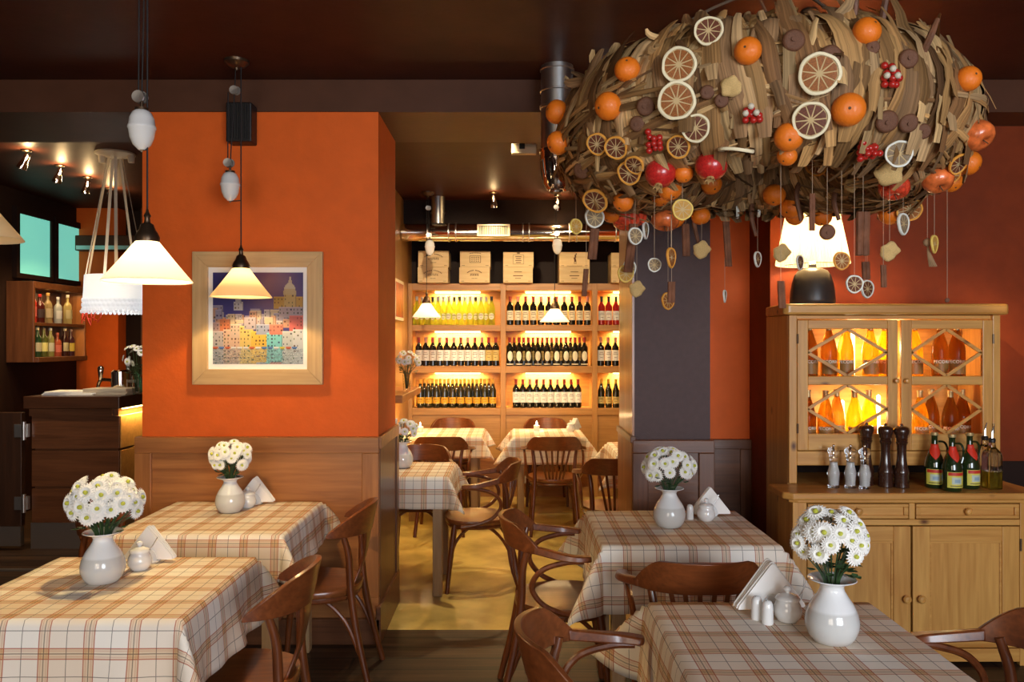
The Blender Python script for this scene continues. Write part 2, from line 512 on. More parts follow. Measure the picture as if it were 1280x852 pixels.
sbox('wall_niche', M['orange'], (1.0, 1.52, 5.0, 5.2, 0, CEIL), (1.0, 1.09, 4.9, 5.06, 0, CEIL))
sbox('wall_right_alcove', M['orange_shaded'], (1.485, 3.25, 4.60, 5.2, 0, CEIL))
sbox('wall_back', M['darkwall'], (-4.7, 3.3, 8.62, 8.75, 0, CEIL))
sbox('wall_bar', M['rackv'], (-1.18, -1.08, PB, 8.65, 0, CEIL))
sbox('wall_bulkhead', M['darkwall'], (-1.08, 3.2, 7.97, 8.62, 2.75, CEIL))
sbox('wall_bar_back', M['orange'], (-4.62, -4.16, 8.45, 8.62, 0, CEIL))
sbox('wall_bar_recess', M['oakdarkv'], (-3.92, -1.18, 8.45, 8.62, 0, CEIL))
# street wall behind the camera with its two windows
sbox('wall_front', M['orange_shaded'], (-4.7, -2.6, -2.55, -2.4, 0, CEIL), (-0.6, 0.7, -2.55, -2.4, 0, CEIL), (3.1, 3.3, -2.55, -2.4, 0, CEIL),
     (-2.6, -0.6, -2.55, -2.4, 0, 0.8), (0.7, 3.1, -2.55, -2.4, 0, 0.8), (-2.6, -0.6, -2.55, -2.4, 2.7, CEIL), (0.7, 3.1, -2.55, -2.4, 2.7, CEIL))
for i, (x0, x1) in enumerate(((-2.6, -0.6), (0.7, 3.1))):
    fr = sbox('window_%d' % (i + 1), M['oakdark'], (x0, x0 + .06, -2.5, -2.44, .8, 2.7), (x1 - .06, x1, -2.5, -2.44, .8, 2.7), (x0, x1, -2.5, -2.44, .8, .86), (x0, x1, -2.5, -2.44, 2.64, 2.7), ((x0 + x1) / 2 - .025, (x0 + x1) / 2 + .025, -2.5, -2.44, .8, 2.7))

def panelled(name, mats, x0, x1, yf, z0, z1, stile=0.09, top=0.085, bot=0.11, cuts=(), depth=0.05):
    """a framed wainscot facing -Y: stiles, rails, recessed panel, capping"""
    hor, ver = mats
    o = struct(MB().box(x0, x1, yf, yf + depth, z1 - top, z1).box(x0, x1, yf, yf + depth, z0, z0 + bot).build(name, hor, smooth=False, bevel=0.004))
    m = MB()
    xs = [x0] + list(cuts) + [x1]
    for i, x in enumerate(xs):
        a = x if i == 0 else (x - stile if i == len(xs) - 1 else x - stile / 2)
        m.box(a, a + stile, yf, yf + depth, z0 + bot, z1 - top)
    a = m.build('stile', ver, o, smooth=False, bevel=0.004)
    MB().box(x0 + 0.01, x1 - 0.01, yf + 0.016, yf + depth - 0.001, z0 + bot - .01, z1 - top + .01).build('panel', hor, o, smooth=False)
    return o
panelled('trim_1', (M['oak'], M['oakv']), -2.015, -0.711, 4.265, 0.13, 1.095)
sbox('baseboard_left', M['oakdark'], (-2.03, -0.70, 4.235, 4.32, 0, 0.135), (-0.721, -0.695, 4.235, PB, 0, 0.20), bevel=0.004)
# side of the pier: wainscot return
o = struct(MB().box(-0.722, -0.708, 4.30, PB - .0, 0.13, 1.095).build('trim_2', M['oakdarkv'], smooth=False, bevel=0.003))
MB().box(-0.722, -0.700, 4.29, PB + .01, 1.03, 1.096).build('capping', M['oak'], o, smooth=False, bevel=0.003)
MB().box(-0.722, -0.700, PB - .08, PB + .01, 0.2, 1.03).build('stile', M['oakdarkv'], o, smooth=False, bevel=0.003)
panelled('trim_3', (M['oakdark'], M['oakdarkv']), 0.655, 1.10, 4.34, 0.0, 1.07, stile=0.085, top=0.07)
o = struct(MB().box(0.652, 0.672, 4.36, 4.93, 0.0, 1.075).build('trim_4', M['oakv'], smooth=False, bevel=0.003))
MB().box(0.644, 0.673, 4.345, 4.935, 1.055, 1.09).build('capping', M['oakdark'], o, smooth=False, bevel=0.003)
panelled('trim_5', (M['oakdark'], M['oakdarkv']), 1.09, 1.486, 4.955, 0.0, 1.0, stile=0.07, top=0.06)
sbox('trim_7', M['darkwall'], (1.49, 3.2, 4.585, 4.602, 0.0, 0.92))
# dark metal strip where the bar floor begins
sbox('trim_8', M['steel'], (-4.6, -2.4, 5.60, 5.63, 0.0, 0.012))

# ================================================================== ducts and ceiling fittings
def pipe(name, label, x, y, r, z0, z1, goldend):
    t = thing(name, label, 'duct', (x, y, z1))
    m = MB(); m.lathe([(r, 0), (r, z0 - z1 + (0.16 if goldend else 0))], 28)
    m.build('pipe', M['steel'], t)
    m = MB()
    for z in (-0.02, -0.13, -0.205, -0.215):
        m.lathe([(r + .001, z - .006), (r + .006, z - .003), (r + .006, z + .003), (r + .001, z + .006)], 28, close=False)
    m.build('seam', M['steel'], t)
    if goldend:
        h = z0 - z1
        m = MB(); m.lathe([(r + .003, h + .20), (r + .004, h + .17), (r * .97, h + .10), (r * .86, h + .03), (r * .62, h + .0), (r * .58, h + .01)], 20)
        m.lathe([(r + .008, h + .205), (r + .008, h + .19)], 28); m.lathe([(r + .006, h + .16), (r + .006, h + .152)], 28)
        for k in range(14):
            a = 2 * PI * k / 14
            m.tube([((r + .002) * math.cos(a), (r + .002) * math.sin(a), h + .15), (r * .95 * math.cos(a + .1), r * .95 * math.sin(a + .1), h + .08), (r * .68 * math.cos(a + .15), r * .68 * math.sin(a + .15), h + .012)], .004, 5, 3)
        p = m.build('end_cap', M['chrome'], t)
        p['label'] = 'gold-lit crimped end cap'
    return t
pipe('vent_pipe', 'steel ventilation pipe with crimped shiny end hanging beside the wreath', 0.232, 4.12, 0.083, 2.385, CEIL, True)
pipe('vent_pipe', 'short steel ventilation pipe at the ceiling, half behind the wreath', 0.482, 4.26, 0.083, 2.62, CEIL, False)
t = thing('air_duct', 'long round metal air duct along the wine room back wall', 'duct', (0, 7.80, 2.672))
m = MB(); m.tube([(-1.07, 0, 0), (3.0, 0, 0)], 0.086, 24, col=None); m.build('pipe', M['chrome'], t)
for x in (-0.82, -0.62, -0.55, 0.10, 0.16, 0.55, 0.62, 1.0):
    MB().tube([(x, 0, 0), (x + .012, 0, 0)], 0.091, 24).build('seam', M['steel'], t)
m = MB(); m.lathe([(0.066, 0), (0.066, 0.262)], 24, (-0.72, 0, 0.085)); m.lathe([(0.072, 0.10), (0.072, 0.112)], 24, (-0.72, 0, 0.085)); m.build('branch', M['steel'], t)
g = MB(); x0, x1 = -0.335, -0.02
g.box(x0, x1, -.112, -.092, .052, .066).box(x0, x1, -.112, -.092, -.048, -.034).box(x0, x0 + .02, -.112, -.092, -.034, .052).box(x1 - .02, x1, -.112, -.092, -.034, .052)
for k in range(16):
    xx = x0 + .03 + k * (x1 - x0 - .06) / 15
    g.box(xx - .003, xx + .003, -.106, -.092, -.034, .052)
gr = g.build('grille', plain('dull_grille_metal', (.30, .26, .20), .5, metal=.5), t, smooth=False)
MB().box(x0 + .01, x1 - .01, -.094, -.085, -.04, .06).build('backing', M['black'], gr, smooth=False)
# small pale junction box under the beam
t = thing('wall_box', 'small cream junction box on the ceiling behind the beam', 'box', at(656, 186, 5.15))
m = MB(); m.box(-.085, .075, 0, .05, -.03, .035); m.build('body', M['ribbon'], t, smooth=False, bevel=.004)
m = MB(); m.box(-.035, .0, -.006, .0, .0, .035); m.build('slot', M['black'], t, smooth=False)

def spotlight(loc, aim, label, group):
    t = thing('ceiling_spotlight', label, 'spotlight', loc, 0, group)
    d = Vector(aim).normalized()
    m = MB(); m.lathe([(.034, 0), (.036, -.008), (.028, -.016), (.007, -.018), (.007, -.05)], 20); m.build('mount', M['brassy'], t)
    q = d.to_track_quat('Z', 'Y').to_matrix().to_4x4(); q.translation = Vector((0, 0, -.055))
    m = MB(); m.lathe([(.0, -.035), (.018, -.033), (.021, -.01), (.021, .02), (.028, .045), (.034, .075), (.035, .09), (.031, .09), (.029, .07)], 20, M=q)
    for z in (-.02, -.012, -.004): m.lathe([(.0215, z), (.025, z + .002), (.0215, z + .004)], 20, M=q)
    m.build('can', M['chrome'], t)
    m = MB(); m.lathe([(.029, .072), (.0, .078)], 18, M=q); m.build('lens', M['bulb'], t)
    return t
for i, (u, v, D, ordw) in enumerate(((33, 185, 5.9, 'nearest the camera'), (75, 204, 6.4, 'second from the front'), (109, 219, 6.85, 'third from the front'), (137, 233, 7.35, 'farthest, behind the hanging ribbons'))):
    p = at(u, v, D); p.z = CEIL
    spotlight(p, (-.55 + .15 * i, .1, -1), 'brass ceiling spotlight over the bar, ' + ordw, 'ceiling spotlights over the bar')
    spot('bar_spot', (p.x - .03, p.y, p.z - .16), (p.x - .7, p.y + .5, 1.2), 42, WARM, 80)
    point('bar_spot_glow', (p.x + .03, p.y - .03, p.z - .07), 4.5, WARM, .02)
for i, (u, v, D, lab) in enumerate(((617, 240, 7.55, 'ceiling spotlight in the wine room beside the metal duct vent'), (697, 251, 7.7, 'ceiling spotlight in the wine room under the crimped vent pipe'))):
    p = at(u, v, D); p.z = CEIL
    spotlight(p, (.05, .25, -1), lab, 'ceiling spotlights in the wine room')
    spot('wine_spot', (p.x, p.y, p.z - .16), (p.x, p.y - .15, 1.0), 110, WARM, 120)
    point('wine_spot_glow', (p.x, p.y - .05, p.z - .07), 1.3, WARM, .02)

p = at(1012, 6, 3.42); p.z = CEIL
spotlight(p, (.25, .25, -1), 'ceiling spotlight half hidden above the top of the wreath', 'ceiling spotlights in the front room')
spot('front_spot', (p.x + .02, p.y + .02, p.z - .17), (2.1, 4.0, .9), 330, (1.0, .76, .46), 80)

# ================================================================== pendant lamps
def pendant(label, x, y, zbot, eggz, power, r=0.155, h=0.157, mat='shade', canopy=True, group='cone pendant lamps over the tables', dx=-.045):
    """rise-and-fall pendant: cone shade, holder, cords, counterweight, pulleys, canopy"""
    t = thing('pendant_lamp', label, 'lamp', (x, y, zbot), 0, group)
    m = MB(); m.lathe([(r, 0), (r * .985, .004), (r * .62, h * .47), (.040, h * .93), (.034, h), (.031, h * .99), (r * .60, h * .45), (r * .965, .004)], 40, close=False); m.build('shade', M[mat], t, angle=60)
    m = MB(); m.lathe([(.041, h - .012), (.043, h + .004), (.036, h + .02), (.028, h + .032), (.022, h + .05), (.011, h + .058), (.009, h + .075), (.013, h + .082), (.006, h + .095), (.003, h + .11)], 20); m.build('lamp_holder', M['brassy'], t)
    m = MB(); m.ball((0, 0, .075), .028, 14); m.lathe([(.012, .095), (.012, .14)], 10); m.build('bulb', M['bulb'] if power else M['ceramic'], t)
    top = CEIL - zbot
    m = MB()
    m.tube([(0, 0, h + .10), (0, 0, top - .03)], .0032, 6)
    m.tube([(dx, 0, eggz + .10), (dx * .6, 0, top - .16), (dx * .5, 0, top - .03)], .0028, 6)
    m.tube([(dx - .012, 0, eggz + .09), (dx - .010, 0, top - .16)], .0028, 6)
    m.tube([(0, 0, eggz - .075), (dx, 0, eggz - .078)], .003, 6)
    m.build('cord', M['cord'], t)
    e = MB(); e.lathe([(0, -.078), (.012, -.077), (.030, -.060), (.041, -.035), (.046, -.004), (.049, .0), (.049, .008), (.046, .012), (.043, .036), (.033, .058), (.020, .068), (.0, .070)], 28, (dx, 0, eggz))
    ew = e.build('counterweight', M['ceramic'], t)
    m = MB(); m.lathe([(.024, .060), (.024, .074), (.006, .078), (.006, .10)], 14, (dx, 0, eggz)); m.lathe([(.004, -.085), (.006, -.074)], 8, (dx, 0, eggz)); m.build('fitting', M['brassy'], ew)
    for (px, pz) in ((dx - .006, eggz + .115), (dx * .55, top - .15)):
        m = MB()
        for k in (-1, 1):
            m.lathe([(.006, -.003), (.022, -.004), (.018, 0), (.022, .004), (.006, .003)], 18, M=Matrix.Translation((px + k * .004, k * .007, pz)) @ Matrix.Rotation(R(90), 4, 'X'))
        m.build('pulley', M['steel'], t)
    if canopy:
        m = MB(); m.lathe([(.062, 0), (.060, -.012), (.040, -.030), (.012, -.038), (.008, -.05)], 24, (dx * .4, 0, top)); m.build('canopy', M['brassy'], t)
    if power:
        point('pendant_light', (x, y, zbot + .085), power, (1.0, .70, .31), .03)
    return t
pendant('large bright cone pendant lamp over the front left table', -1.322, 2.90, 1.820, .555, 210, dx=-.02)
pendant('cone pendant lamp hanging in front of the framed harbour picture', -1.365, 4.03, 1.828, .562, 70, r=.152, mat='shade2', dx=-.055)
pendant('unlit tan cone pendant lamp cut off by the left picture edge', -1.775, 2.62, 1.940, .5, 0, mat='shadedim')
pendant('white cone pendant lamp over the back table at the left of the wine room', -0.806, 7.55, 1.84, .66, 42, r=.135, h=.14, group='pendant lamps in the wine room', dx=.03)
pendant('white cone pendant lamp over the back table in the middle of the wine room', 0.40, 7.50, 1.795, .71, 42, r=.14, h=.13, group='pendant lamps in the wine room', dx=.025)

# black ribbed speaker on the orange wall
t = thing('wall_speaker', 'small black ribbed speaker box high on the orange pier', 'speaker', (-1.443, 4.32, 2.765))
m = MB(); m.box(-.068, .068, -.10, -.0, -.105, .105); m.build('body', M['black'], t, smooth=False, bevel=.008)
m = MB()
for k in range(9): m.box(-.056 + k * .014 - .003, -.056 + k * .014 + .003, -.108, -.098, -.09, .09)
m.build('grille', M['black'], t, smooth=False)

# white drum lamp with ribbons over the bar
bx, by = -2.975, 6.0
t = thing('drum_lamp', 'white fabric drum lamp with lace hem hung on cream ribbons over the bar', 'lamp', (bx, by, CEIL))
zt, zb = 2.10 - CEIL, 1.835 - CEIL
m = MB(); m.lathe([(.208, zt), (.222, zb), (.218, zb), (.204, zt)], 40, close=False); m.build('shade', M['drum'], t, angle=60)
m = MB()
for k in range(46):
    a = 2 * PI * k / 46
    rr = .223
    for j in range(3):
        z = zb + .01 + j * .034
        aa = a + (j % 2) * .07
        cx, cy = rr * math.cos(aa), rr * math.sin(aa)
        m.lathe([(.006, -.003), (.016, 0), (.006, .003)], 8, M=Matrix.Translation((cx, cy, z)) @ Matrix.Rotation(aa, 4, 'Z') @ Matrix.Rotation(R(90), 4, 'Y'))
    m.ball((rr * math.cos(a), rr * math.sin(a), zb - .006), .015, 6)
m.build('lace_hem', M['drum'], t)
m = MB()
for k, a in enumerate((0.2, 1.3, 2.4, 3.3, 4.2, 5.2)):
    p1 = Vector((.210 * math.cos(a), .210 * math.sin(a), zt)); p0 = Vector((.05 * math.cos(a) - .0, .05 * math.sin(a), -.035))
    m.bar(p0, p1, .022, .002, (math.cos(a), math.sin(a), .3))
m.build('ribbon', M['ribbon'], t, smooth=False)
m = MB(); m.lathe([(.14, 0), (.14, -.012), (.06, -.03), (.0, -.03)], 24)
m.build('ceiling_plate', M['ribbon'], t)
for dx_ in (-.10, .12): MB().lathe([(.028, 0), (.022, -.06), (.0, -.06)], 14, (dx_, .0, -.012)).build('cup', M['ribbon'], t)
m = MB()
for k in range(10):
    a = 3.6 + .12 * k; x_, y_ = .20 * math.cos(a), .20 * math.sin(a)
    m.tube([(x_, y_, zb + .03), (x_ + rnd.uniform(-.02, .02), y_ - .02, zb - .04), (x_ + rnd.uniform(-.03, .03), y_ - .01, zb - rnd.uniform(.06, .11))], .004, 5, 4)
p = m.build('bow', M['redribbon'], t); p['label'] = 'red ribbon bow under the shade'
m = MB(); m.ball((0, 0, zb + .12), .04, 14); m.build('bulb', M['bulb'], t)
point('drum_light', (bx, by, zb + CEIL + .10), 10, (1, .92, .82), .05)

# ================================================================== framed picture
W_, H_ = 104, 106
cols = [[(0, 0, 0)] * W_ for _ in range(H_)]
pr = random.Random(3)
def rect(x0, y0, x1, y1, c):
    for y in range(max(0, int(y0)), min(H_, int(y1))):
        for x in range(max(0, int(x0)), min(W_, int(x1))):
            cols[y][x] = c
for y in range(H_):            # y counts downwards from the top of the print
    for x in range(W_):
        t_ = x / W_; k = max(0, 1 - abs(t_ - .62) * 2.2) * max(0, 1 - y / 60)
        cols[y][x] = (.075 + .26 * k, .065 + .09 * k, .30 - .06 * k)
def house(x, y, w_, h, c):
    rect(x, y, x + w_, y + h, c)
    rect(x, y, x + w_, y + 1, tuple(min(1, a * 1.25) for a in c))
    rect(x + w_ - 1, y, x + w_, y + h, tuple(a * .62 for a in c))
    for yy in range(int(y) + 2, int(y + h) - 2, 4):
        for xx in range(int(x) + 1, int(x + w_) - 2, 4):
            if pr.random() < .62:
                rect(xx, yy, xx + 1 + (pr.random() < .3), yy + 2, tuple(a * pr.uniform(.15, .4) for a in c))
pal1 = [(.50, .42, .40), (.40, .36, .46), (.62, .50, .38), (.34, .30, .42), (.55, .48, .50), (.60, .36, .26)]
for i in range(70):           # hillside
    x = pr.uniform(-4, W_); top = 37 + 9 * abs(math.sin(x * .06)) if x < 62 else 42 - (x - 62) * .12
    house(x, top + pr.uniform(0, 20), pr.uniform(6, 13), pr.uniform(9, 16), pr.choice(pal1))
for (x, y, w_, h, c) in ((24, 34, 11, 10, (.66, .62, .62)), (26, 31, 7, 5, (.6, .56, .58))): house(x, y, w_, h, c)
house(70, 28, 34, 14, (.62, .38, .10)); house(82, 24, 14, 18, (.66, .46, .20)); house(76, 40, 28, 12, (.50, .40, .44))
for y in range(12, 26):       # dome
    hw = 7.5 * math.sqrt(max(0, 1 - ((25 - y) / 13.5) ** 2)); rect(89 - hw, y, 89 + hw, y + 1, (.64, .50, .30) if y > 18 else (.70, .60, .46))
rect(88, 5, 90, 13, (.70, .60, .5)); rect(87, 9, 91, 12, (.66, .55, .42))
for (x, y, w_, h, c) in ((0, 58, 12, 14, (.50, .36, .36)), (8, 54, 12, 20, (.62, .24, .12)), (-2, 68, 16, 22, (.55, .50, .52)), (12, 66, 20, 22, (.72, .52, .42)), (20, 60, 14, 16, (.66, .52, .46)), (31, 62, 16, 26, (.78, .60, .24)),
                         (44, 68, 20, 20, (.80, .56, .12)), (36, 52, 14, 14, (.50, .44, .50)), (50, 60, 16, 12, (.40, .44, .60)), (62, 70, 18, 18, (.28, .66, .72)), (65, 60, 16, 12, (.72, .28, .22)), (88, 50, 18, 20, (.70, .20, .18)),
                         (80, 68, 13, 20, (.62, .64, .66)), (92, 66, 13, 22, (.70, .72, .76))):
    house(x, y, w_, h, c)
for y in range(88, H_):       # water with the town's colours broken up in it
    for x in range(W_):
        src = cols[max(0, 87 - (y - 88) * 2 // 2)][min(W_ - 1, max(0, x + pr.choice((-1, 0, 0, 1))))]
        f = pr.uniform(.75, 1.25); bl = (.30, .40, .46)
        k = .45 if (y + pr.randint(0, 1)) % 3 else .85
        cols[y][x] = tuple(min(1, (a * (1 - k * .6) + b_ * k * .6) * f) for a, b_ in zip(src, bl))
for x in range(0, W_ - 6, 7):
    c = pr.choice([(.8, .8, .82), (.75, .66, .1), (.15, .28, .6), (.7, .2, .1), (.85, .85, .85)])
    rect(x, 86, x + 6, 88, c); rect(x + 1, 88, x + 5, 89, tuple(a * .5 for a in c))
px0, px1, pz0, pz1 = -1.716, -1.016, 1.374, 2.088
t = thing('framed_picture', 'framed colourful harbour town print in a wide pale wooden frame on the orange pier', 'picture', ((px0 + px1) / 2, PF, (pz0 + pz1) / 2))
hw, hh, fw = .350, .357, .083
m = MB()
for s in ((1, 0), (0, 1), (-1, 0), (0, -1)):
    pass
def mitre(m, a, b_, c, d, y0, y1):
    v = [(*a, 0)] * 0
    pts = [a, b_, c, d]
    vv = [(p[0], y0, p[1]) for p in pts] + [(p[0], y1, p[1]) for p in pts]
    m.add(vv, [(0, 1, 2, 3), (7, 6, 5, 4), (0, 4, 5, 1), (1, 5, 6, 2), (2, 6, 7, 3), (3, 7, 4, 0)])
for nm, sgn in (('h', 1), ('h', -1)):
    m = MB(); mitre(m, (-hw, sgn * hh), (-hw + fw, sgn * (hh - fw)), (hw - fw, sgn * (hh - fw)), (hw, sgn * hh), -.032, -.002); m.build('frame_rail', M['gold'], t, smooth=False, bevel=.003)
    m = MB(); mitre(m, (sgn * hw, -hh), (sgn * (hw - fw), -hh + fw), (sgn * (hw - fw), hh - fw), (sgn * hw, hh), -.032, -.002); m.build('frame_stile', wood('pale_frame_stile', (0.50, 0.29, 0.11), (0.70, 0.46, 0.21), 'Z', 1.0, 0.45) if sgn == 1 else bpy.data.materials['pale_frame_stile'], t, smooth=False, bevel=.003)
MB().box(-hw + fw - .003, hw - fw + .003, -.016, -.004, -hh + fw - .003, hh - fw + .003).build('mat_board', M['napkin'], t, smooth=False)
iw, ih = .243, .246
m = MB()
for y in range(H_):
    for x in range(W_):
        xa, xb = -iw + 2 * iw * x / W_, -iw + 2 * iw * (x + 1) / W_
        za, zb_ = ih - 2 * ih * (y + 1) / H_, ih - 2 * ih * y / H_
        m.add([(xa, -.0175, za), (xb, -.0175, za), (xb, -.0175, zb_), (xa, -.0175, zb_)], [(0, 1, 2, 3)], tuple(c ** 1.25 * .62 for c in cols[y][x]))
m.build('print', plain('picture_print', (1, 1, 1), .35, vcol=True), t, smooth=False)
# small red picture in the wine room
t = thing('framed_picture', 'small red picture in a cream frame on the wine room side wall', 'picture', (-1.08, 7.55, 2.0))
m = MB(); m.box(0, .02, -.28, .28, -.19, .19); m.build('frame', M['ribbon'], t, smooth=False, bevel=.003)
m = MB(); m.box(.02, .022, -.25, .25, -.16, .16); m.build('print', plain('red_print', (.30, .04, .02), .4, var=.4), t, smooth=False)

# ================================================================== wine rack
RF, RB = 8.30, 8.615
posts = ((-1.078, -1.036), (-.119, -.064), (.832, .888), (1.75, 1.80))
levels = ((2.142, 2.214), (1.721, 1.783), (1.285, 1.356), (.848, .919))
t = thing('wine_rack', 'wooden wine rack covering the back wall of the wine room with lit shelves', 'rack', (0, RF, 0))
for a, b_ in posts: MB().box(a, b_, 0, RB - RF, 0, 2.214).build('upright', M['rackv'], t, smooth=False, bevel=.003)
for i, (z0, z1) in enumerate(levels):
    for j in range(3):
        MB().box(posts[j][1], posts[j + 1][0], .004, RB - RF - .012, z0, z1).build('top_board' if i == 0 else 'shelf', M['rack'], t, smooth=False, bevel=.003)
for j in range(3):
    MB().box(posts[j][1], posts[j + 1][0], RB - RF - .012, RB - RF, .85, 2.2).build('back_panel', M['rack'], t, smooth=False)
    MB().box(posts[j][1], posts[j + 1][0], .02, .05, .40, .85).build('lower_panel', M['rack'], t, smooth=False)
    MB().box(posts[j][1], posts[j + 1][0], .024, .05, .1, .395).build('lower_panel', M['oak'], t, smooth=False)
    MB().box(posts[j][1], posts[j + 1][0], .014, .05, 0, .1).build('kick_board', M['rack'], t, smooth=False)
    for i in range(3):
        z = levels[i][0] - .004
        xm, hw = (posts[j][1] + posts[j + 1][0]) / 2, .24
        s = MB().box(xm - hw, xm + hw, .20, .225, z - .012, z + .003).build('led_strip', M['led'], t, smooth=False)
        s['label'] = 'glowing yellow light strip'
        area('shelf_light', (xm, RF + .215, z - .02), (R(18), 0, 0), .5, .03, 13, GOLD, 170)
# vent grille under the middle table on the rack's lower panel
t = thing('wall_vent', 'white metal vent grille low on the rack panel under the middle back table', 'vent', at(683, 603, 8.32))
m = MB(); m.box(-.20, .16, -.02, 0, -.03, .03); m.build('frame', M['steel'], t, smooth=False, bevel=.003)
m = MB()
for k in range(22): m.box(-.19 + k * .0155, -.183 + k * .0155, -.024, -.02, -.024, .024)
m.build('slats', M['black'], t, smooth=False)

t = thing('wall_socket', 'small white socket plate beside the low vent under the middle back table', 'socket', at(659, 599, 8.32))
m = MB(); m.box(-.028, .028, -.012, 0, -.04, .04); m.build('plate', M['ceramic'], t, smooth=False, bevel=.004)
m = MB(); m.lathe([(.017, 0), (.017, .004), (0, .004)], 14, M=Matrix.Translation((0, -.0115, 0)) @ Matrix.Rotation(R(90), 4, 'X')); m.build('outlet', M['ribbon'], t)

# ------------------------------------------------------------------ wine bottles
ORD = ['first', 'second', 'third', 'fourth', 'fifth', 'sixth', 'seventh', 'eighth', 'ninth', 'tenth', 'eleventh', 'twelfth', 'thirteenth']
BORD = [(0, .004), (.030, 0), (.0365, .005), (.0365, .188), (.034, .202), (.025, .218), (.0165, .232), (.0145, .245), (.0142, .285), (.0158, .287), (.0158, .296), (0, .297)]
HOCK = [(0, .004), (.030, 0), (.0365, .005), (.0365, .165), (.034, .185), (.027, .205), (.019, .228), (.0150, .250), (.0142, .288), (.0158, .290), (.0158, .299), (0, .300)]
M['redglass'] = plain('black_green_bottle_glass', (0.010, 0.010, 0.006), 0.07, coat=0.6)
M['goldglass'] = plain('dark_olive_bottle_glass', (0.022, 0.018, 0.005), 0.07, coat=0.6)
def glassy(name, col, rough=0.05, mixf=0.55):
    """filled coloured glass: light passes through the wine (translucent) under a clear gloss"""
    m, nt, b = newmat(name)
    N, L = nt.nodes, nt.links
    b.inputs['Base Color'].default_value = (*col, 1); b.inputs['Roughness'].default_value = rough
    b.inputs['Transmission Weight'].default_value = 0.9; b.inputs['IOR'].default_value = 1.2
    tr = N.new('ShaderNodeBsdfTranslucent'); tr.inputs[0].default_value = (*col, 1)
    mx = N.new('ShaderNodeMixShader'); mx.inputs[0].default_value = mixf
    L.new(b.outputs[0], mx.inputs[1]); L.new(tr.outputs[0], mx.inputs[2]); L.new(mx.outputs[0], N['Material Output'].inputs['Surface'])
    return m
M['whiteglass'] = glassy('yellow_white_wine_glass', (.72, .84, .20))
M['roseglass'] = plain('rose_wine_glass', (.42, .022, .018), .06, coat=.5)
LABM = {k: plain('label_' + k, c, .6) for k, c in dict(white=(.80, .79, .74), cream=(.78, .70, .50), yellow=(.80, .40, .03), gold=(.62, .46, .16), pale=(.80, .78, .60)).items()}
FOIL = {k: plain('foil_' + k, c, .3, metal=.3) for k, c in dict(red=(.33, .035, .03), pink=(.55, .25, .20), gold=(.75, .42, .06), dark=(.03, .028, .03), grey=(.36, .35, .36)).items()}
def make_bottle(prof, glass, lab, foil, lz0, lz1, oval=False, band=False):
    m = MB(); m.lathe(prof, 16)
    o = m.build('wine_bottle', M[glass], None, angle=50)
    r = prof[3][0] + .0007
    if lab:
        m = MB()
        if oval:
            n = 14
            def fn(u, v):
                a = -PI / 2 + (u - .5) * 2.0 * math.sqrt(max(0.0, 1 - (2 * v - 1) ** 2)) * .82
                return (r * math.cos(a), r * math.sin(a), lz0 + (lz1 - lz0) * v)
            m.grid(fn, 10, n)
        else:
            m.lathe([(r, lz0), (r, lz1)], 14, a0=-PI / 2 - 1.35, a1=-PI / 2 + 1.35, close=False)
        l = m.build('label', LABM[lab], o)
        if band:
            m = MB(); m.lathe([(r, .012), (r, .024)], 14, a0=-PI / 2 - 1.35, a1=-PI / 2 + 1.35, close=False); m.build('lower_label', LABM['cream'], o)
        else:
            m = MB()
            for k, (hw_, dz) in enumerate(((.5, .78), (.7, .62), (.35, .30))):
                z = lz0 + (lz1 - lz0) * dz
                m.lathe([(r + .0004, z - .002), (r + .0004, z + .002)], 8, a0=-PI / 2 - hw_, a1=-PI / 2 + hw_, close=False)
            m.build('lettering', M['ink'], l)
    m = MB(); m.lathe([(.0150, .243), (.0150, .285), (.0166, .2865), (.0166, .2985), (0, .2990)], 14); m.build('foil_capsule', FOIL[foil], o)
    C.objects.unlink(o); 
    for ch in o.children:
        for g in ch.children: C.objects.unlink(g)
        C.objects.unlink(ch)
    return o
BK = dict(
    white_clear=make_bottle(HOCK, 'whiteglass', 'pale', 'grey', .055, .125, True),
    white_dark=make_bottle(HOCK, 'whiteglass', 'pale', 'dark', .055, .125, True),
    red_white=make_bottle(BORD, 'redglass', 'white', 'red', .055, .165),
    red_white2=make_bottle(BORD, 'redglass', 'white', 'pink', .055, .165),
    red_yellow=make_bottle(BORD, 'redglass', 'gold', 'red', .055, .165),
    red_cream=make_bottle(BORD, 'redglass', 'cream', 'red', .05, .150),
    red_cream2=make_bottle(BORD, 'redglass', 'cream', 'pink', .05, .150),
    red_oval=make_bottle(BORD, 'redglass', 'pale', 'red', .05, .155, True, True),
    red_goldoval=make_bottle(BORD, 'redglass', 'gold', 'red', .05, .155, True),
    orange_lab=make_bottle(HOCK, 'goldglass', 'yellow', 'gold', .045, .110),
    gold_lab=make_bottle(HOCK, 'goldglass', 'gold', 'gold', .045, .115),
    rose=make_bottle(BORD, 'roseglass', 'white', 'dark', .05, .145),
)
def put_bottle(kind, u, z, back, label, group):
    y = 8.468 if back else 8.375
    r_ = dup(BK[kind], ((u - 640) / FPX * y, y, z), rnd.uniform(-.15, .15), label, group)
    r_['category'] = 'bottle'
    return r_
def row(us, z, kinds, text, group, back=False):
    n = len(us)
    for i, u in enumerate(us):
        put_bottle(kinds(i), u, z, back, text % ORD[i], group)
S1, S2, S3 = 1.784, 1.357, .920
row([521 + 13.35 * i for i in range(8)], S1, lambda i: 'white_dark' if i % 3 == 1 else 'white_clear', 'yellow white-wine bottle, %s from left in front, top left shelf', 'white wines on the top left shelf')
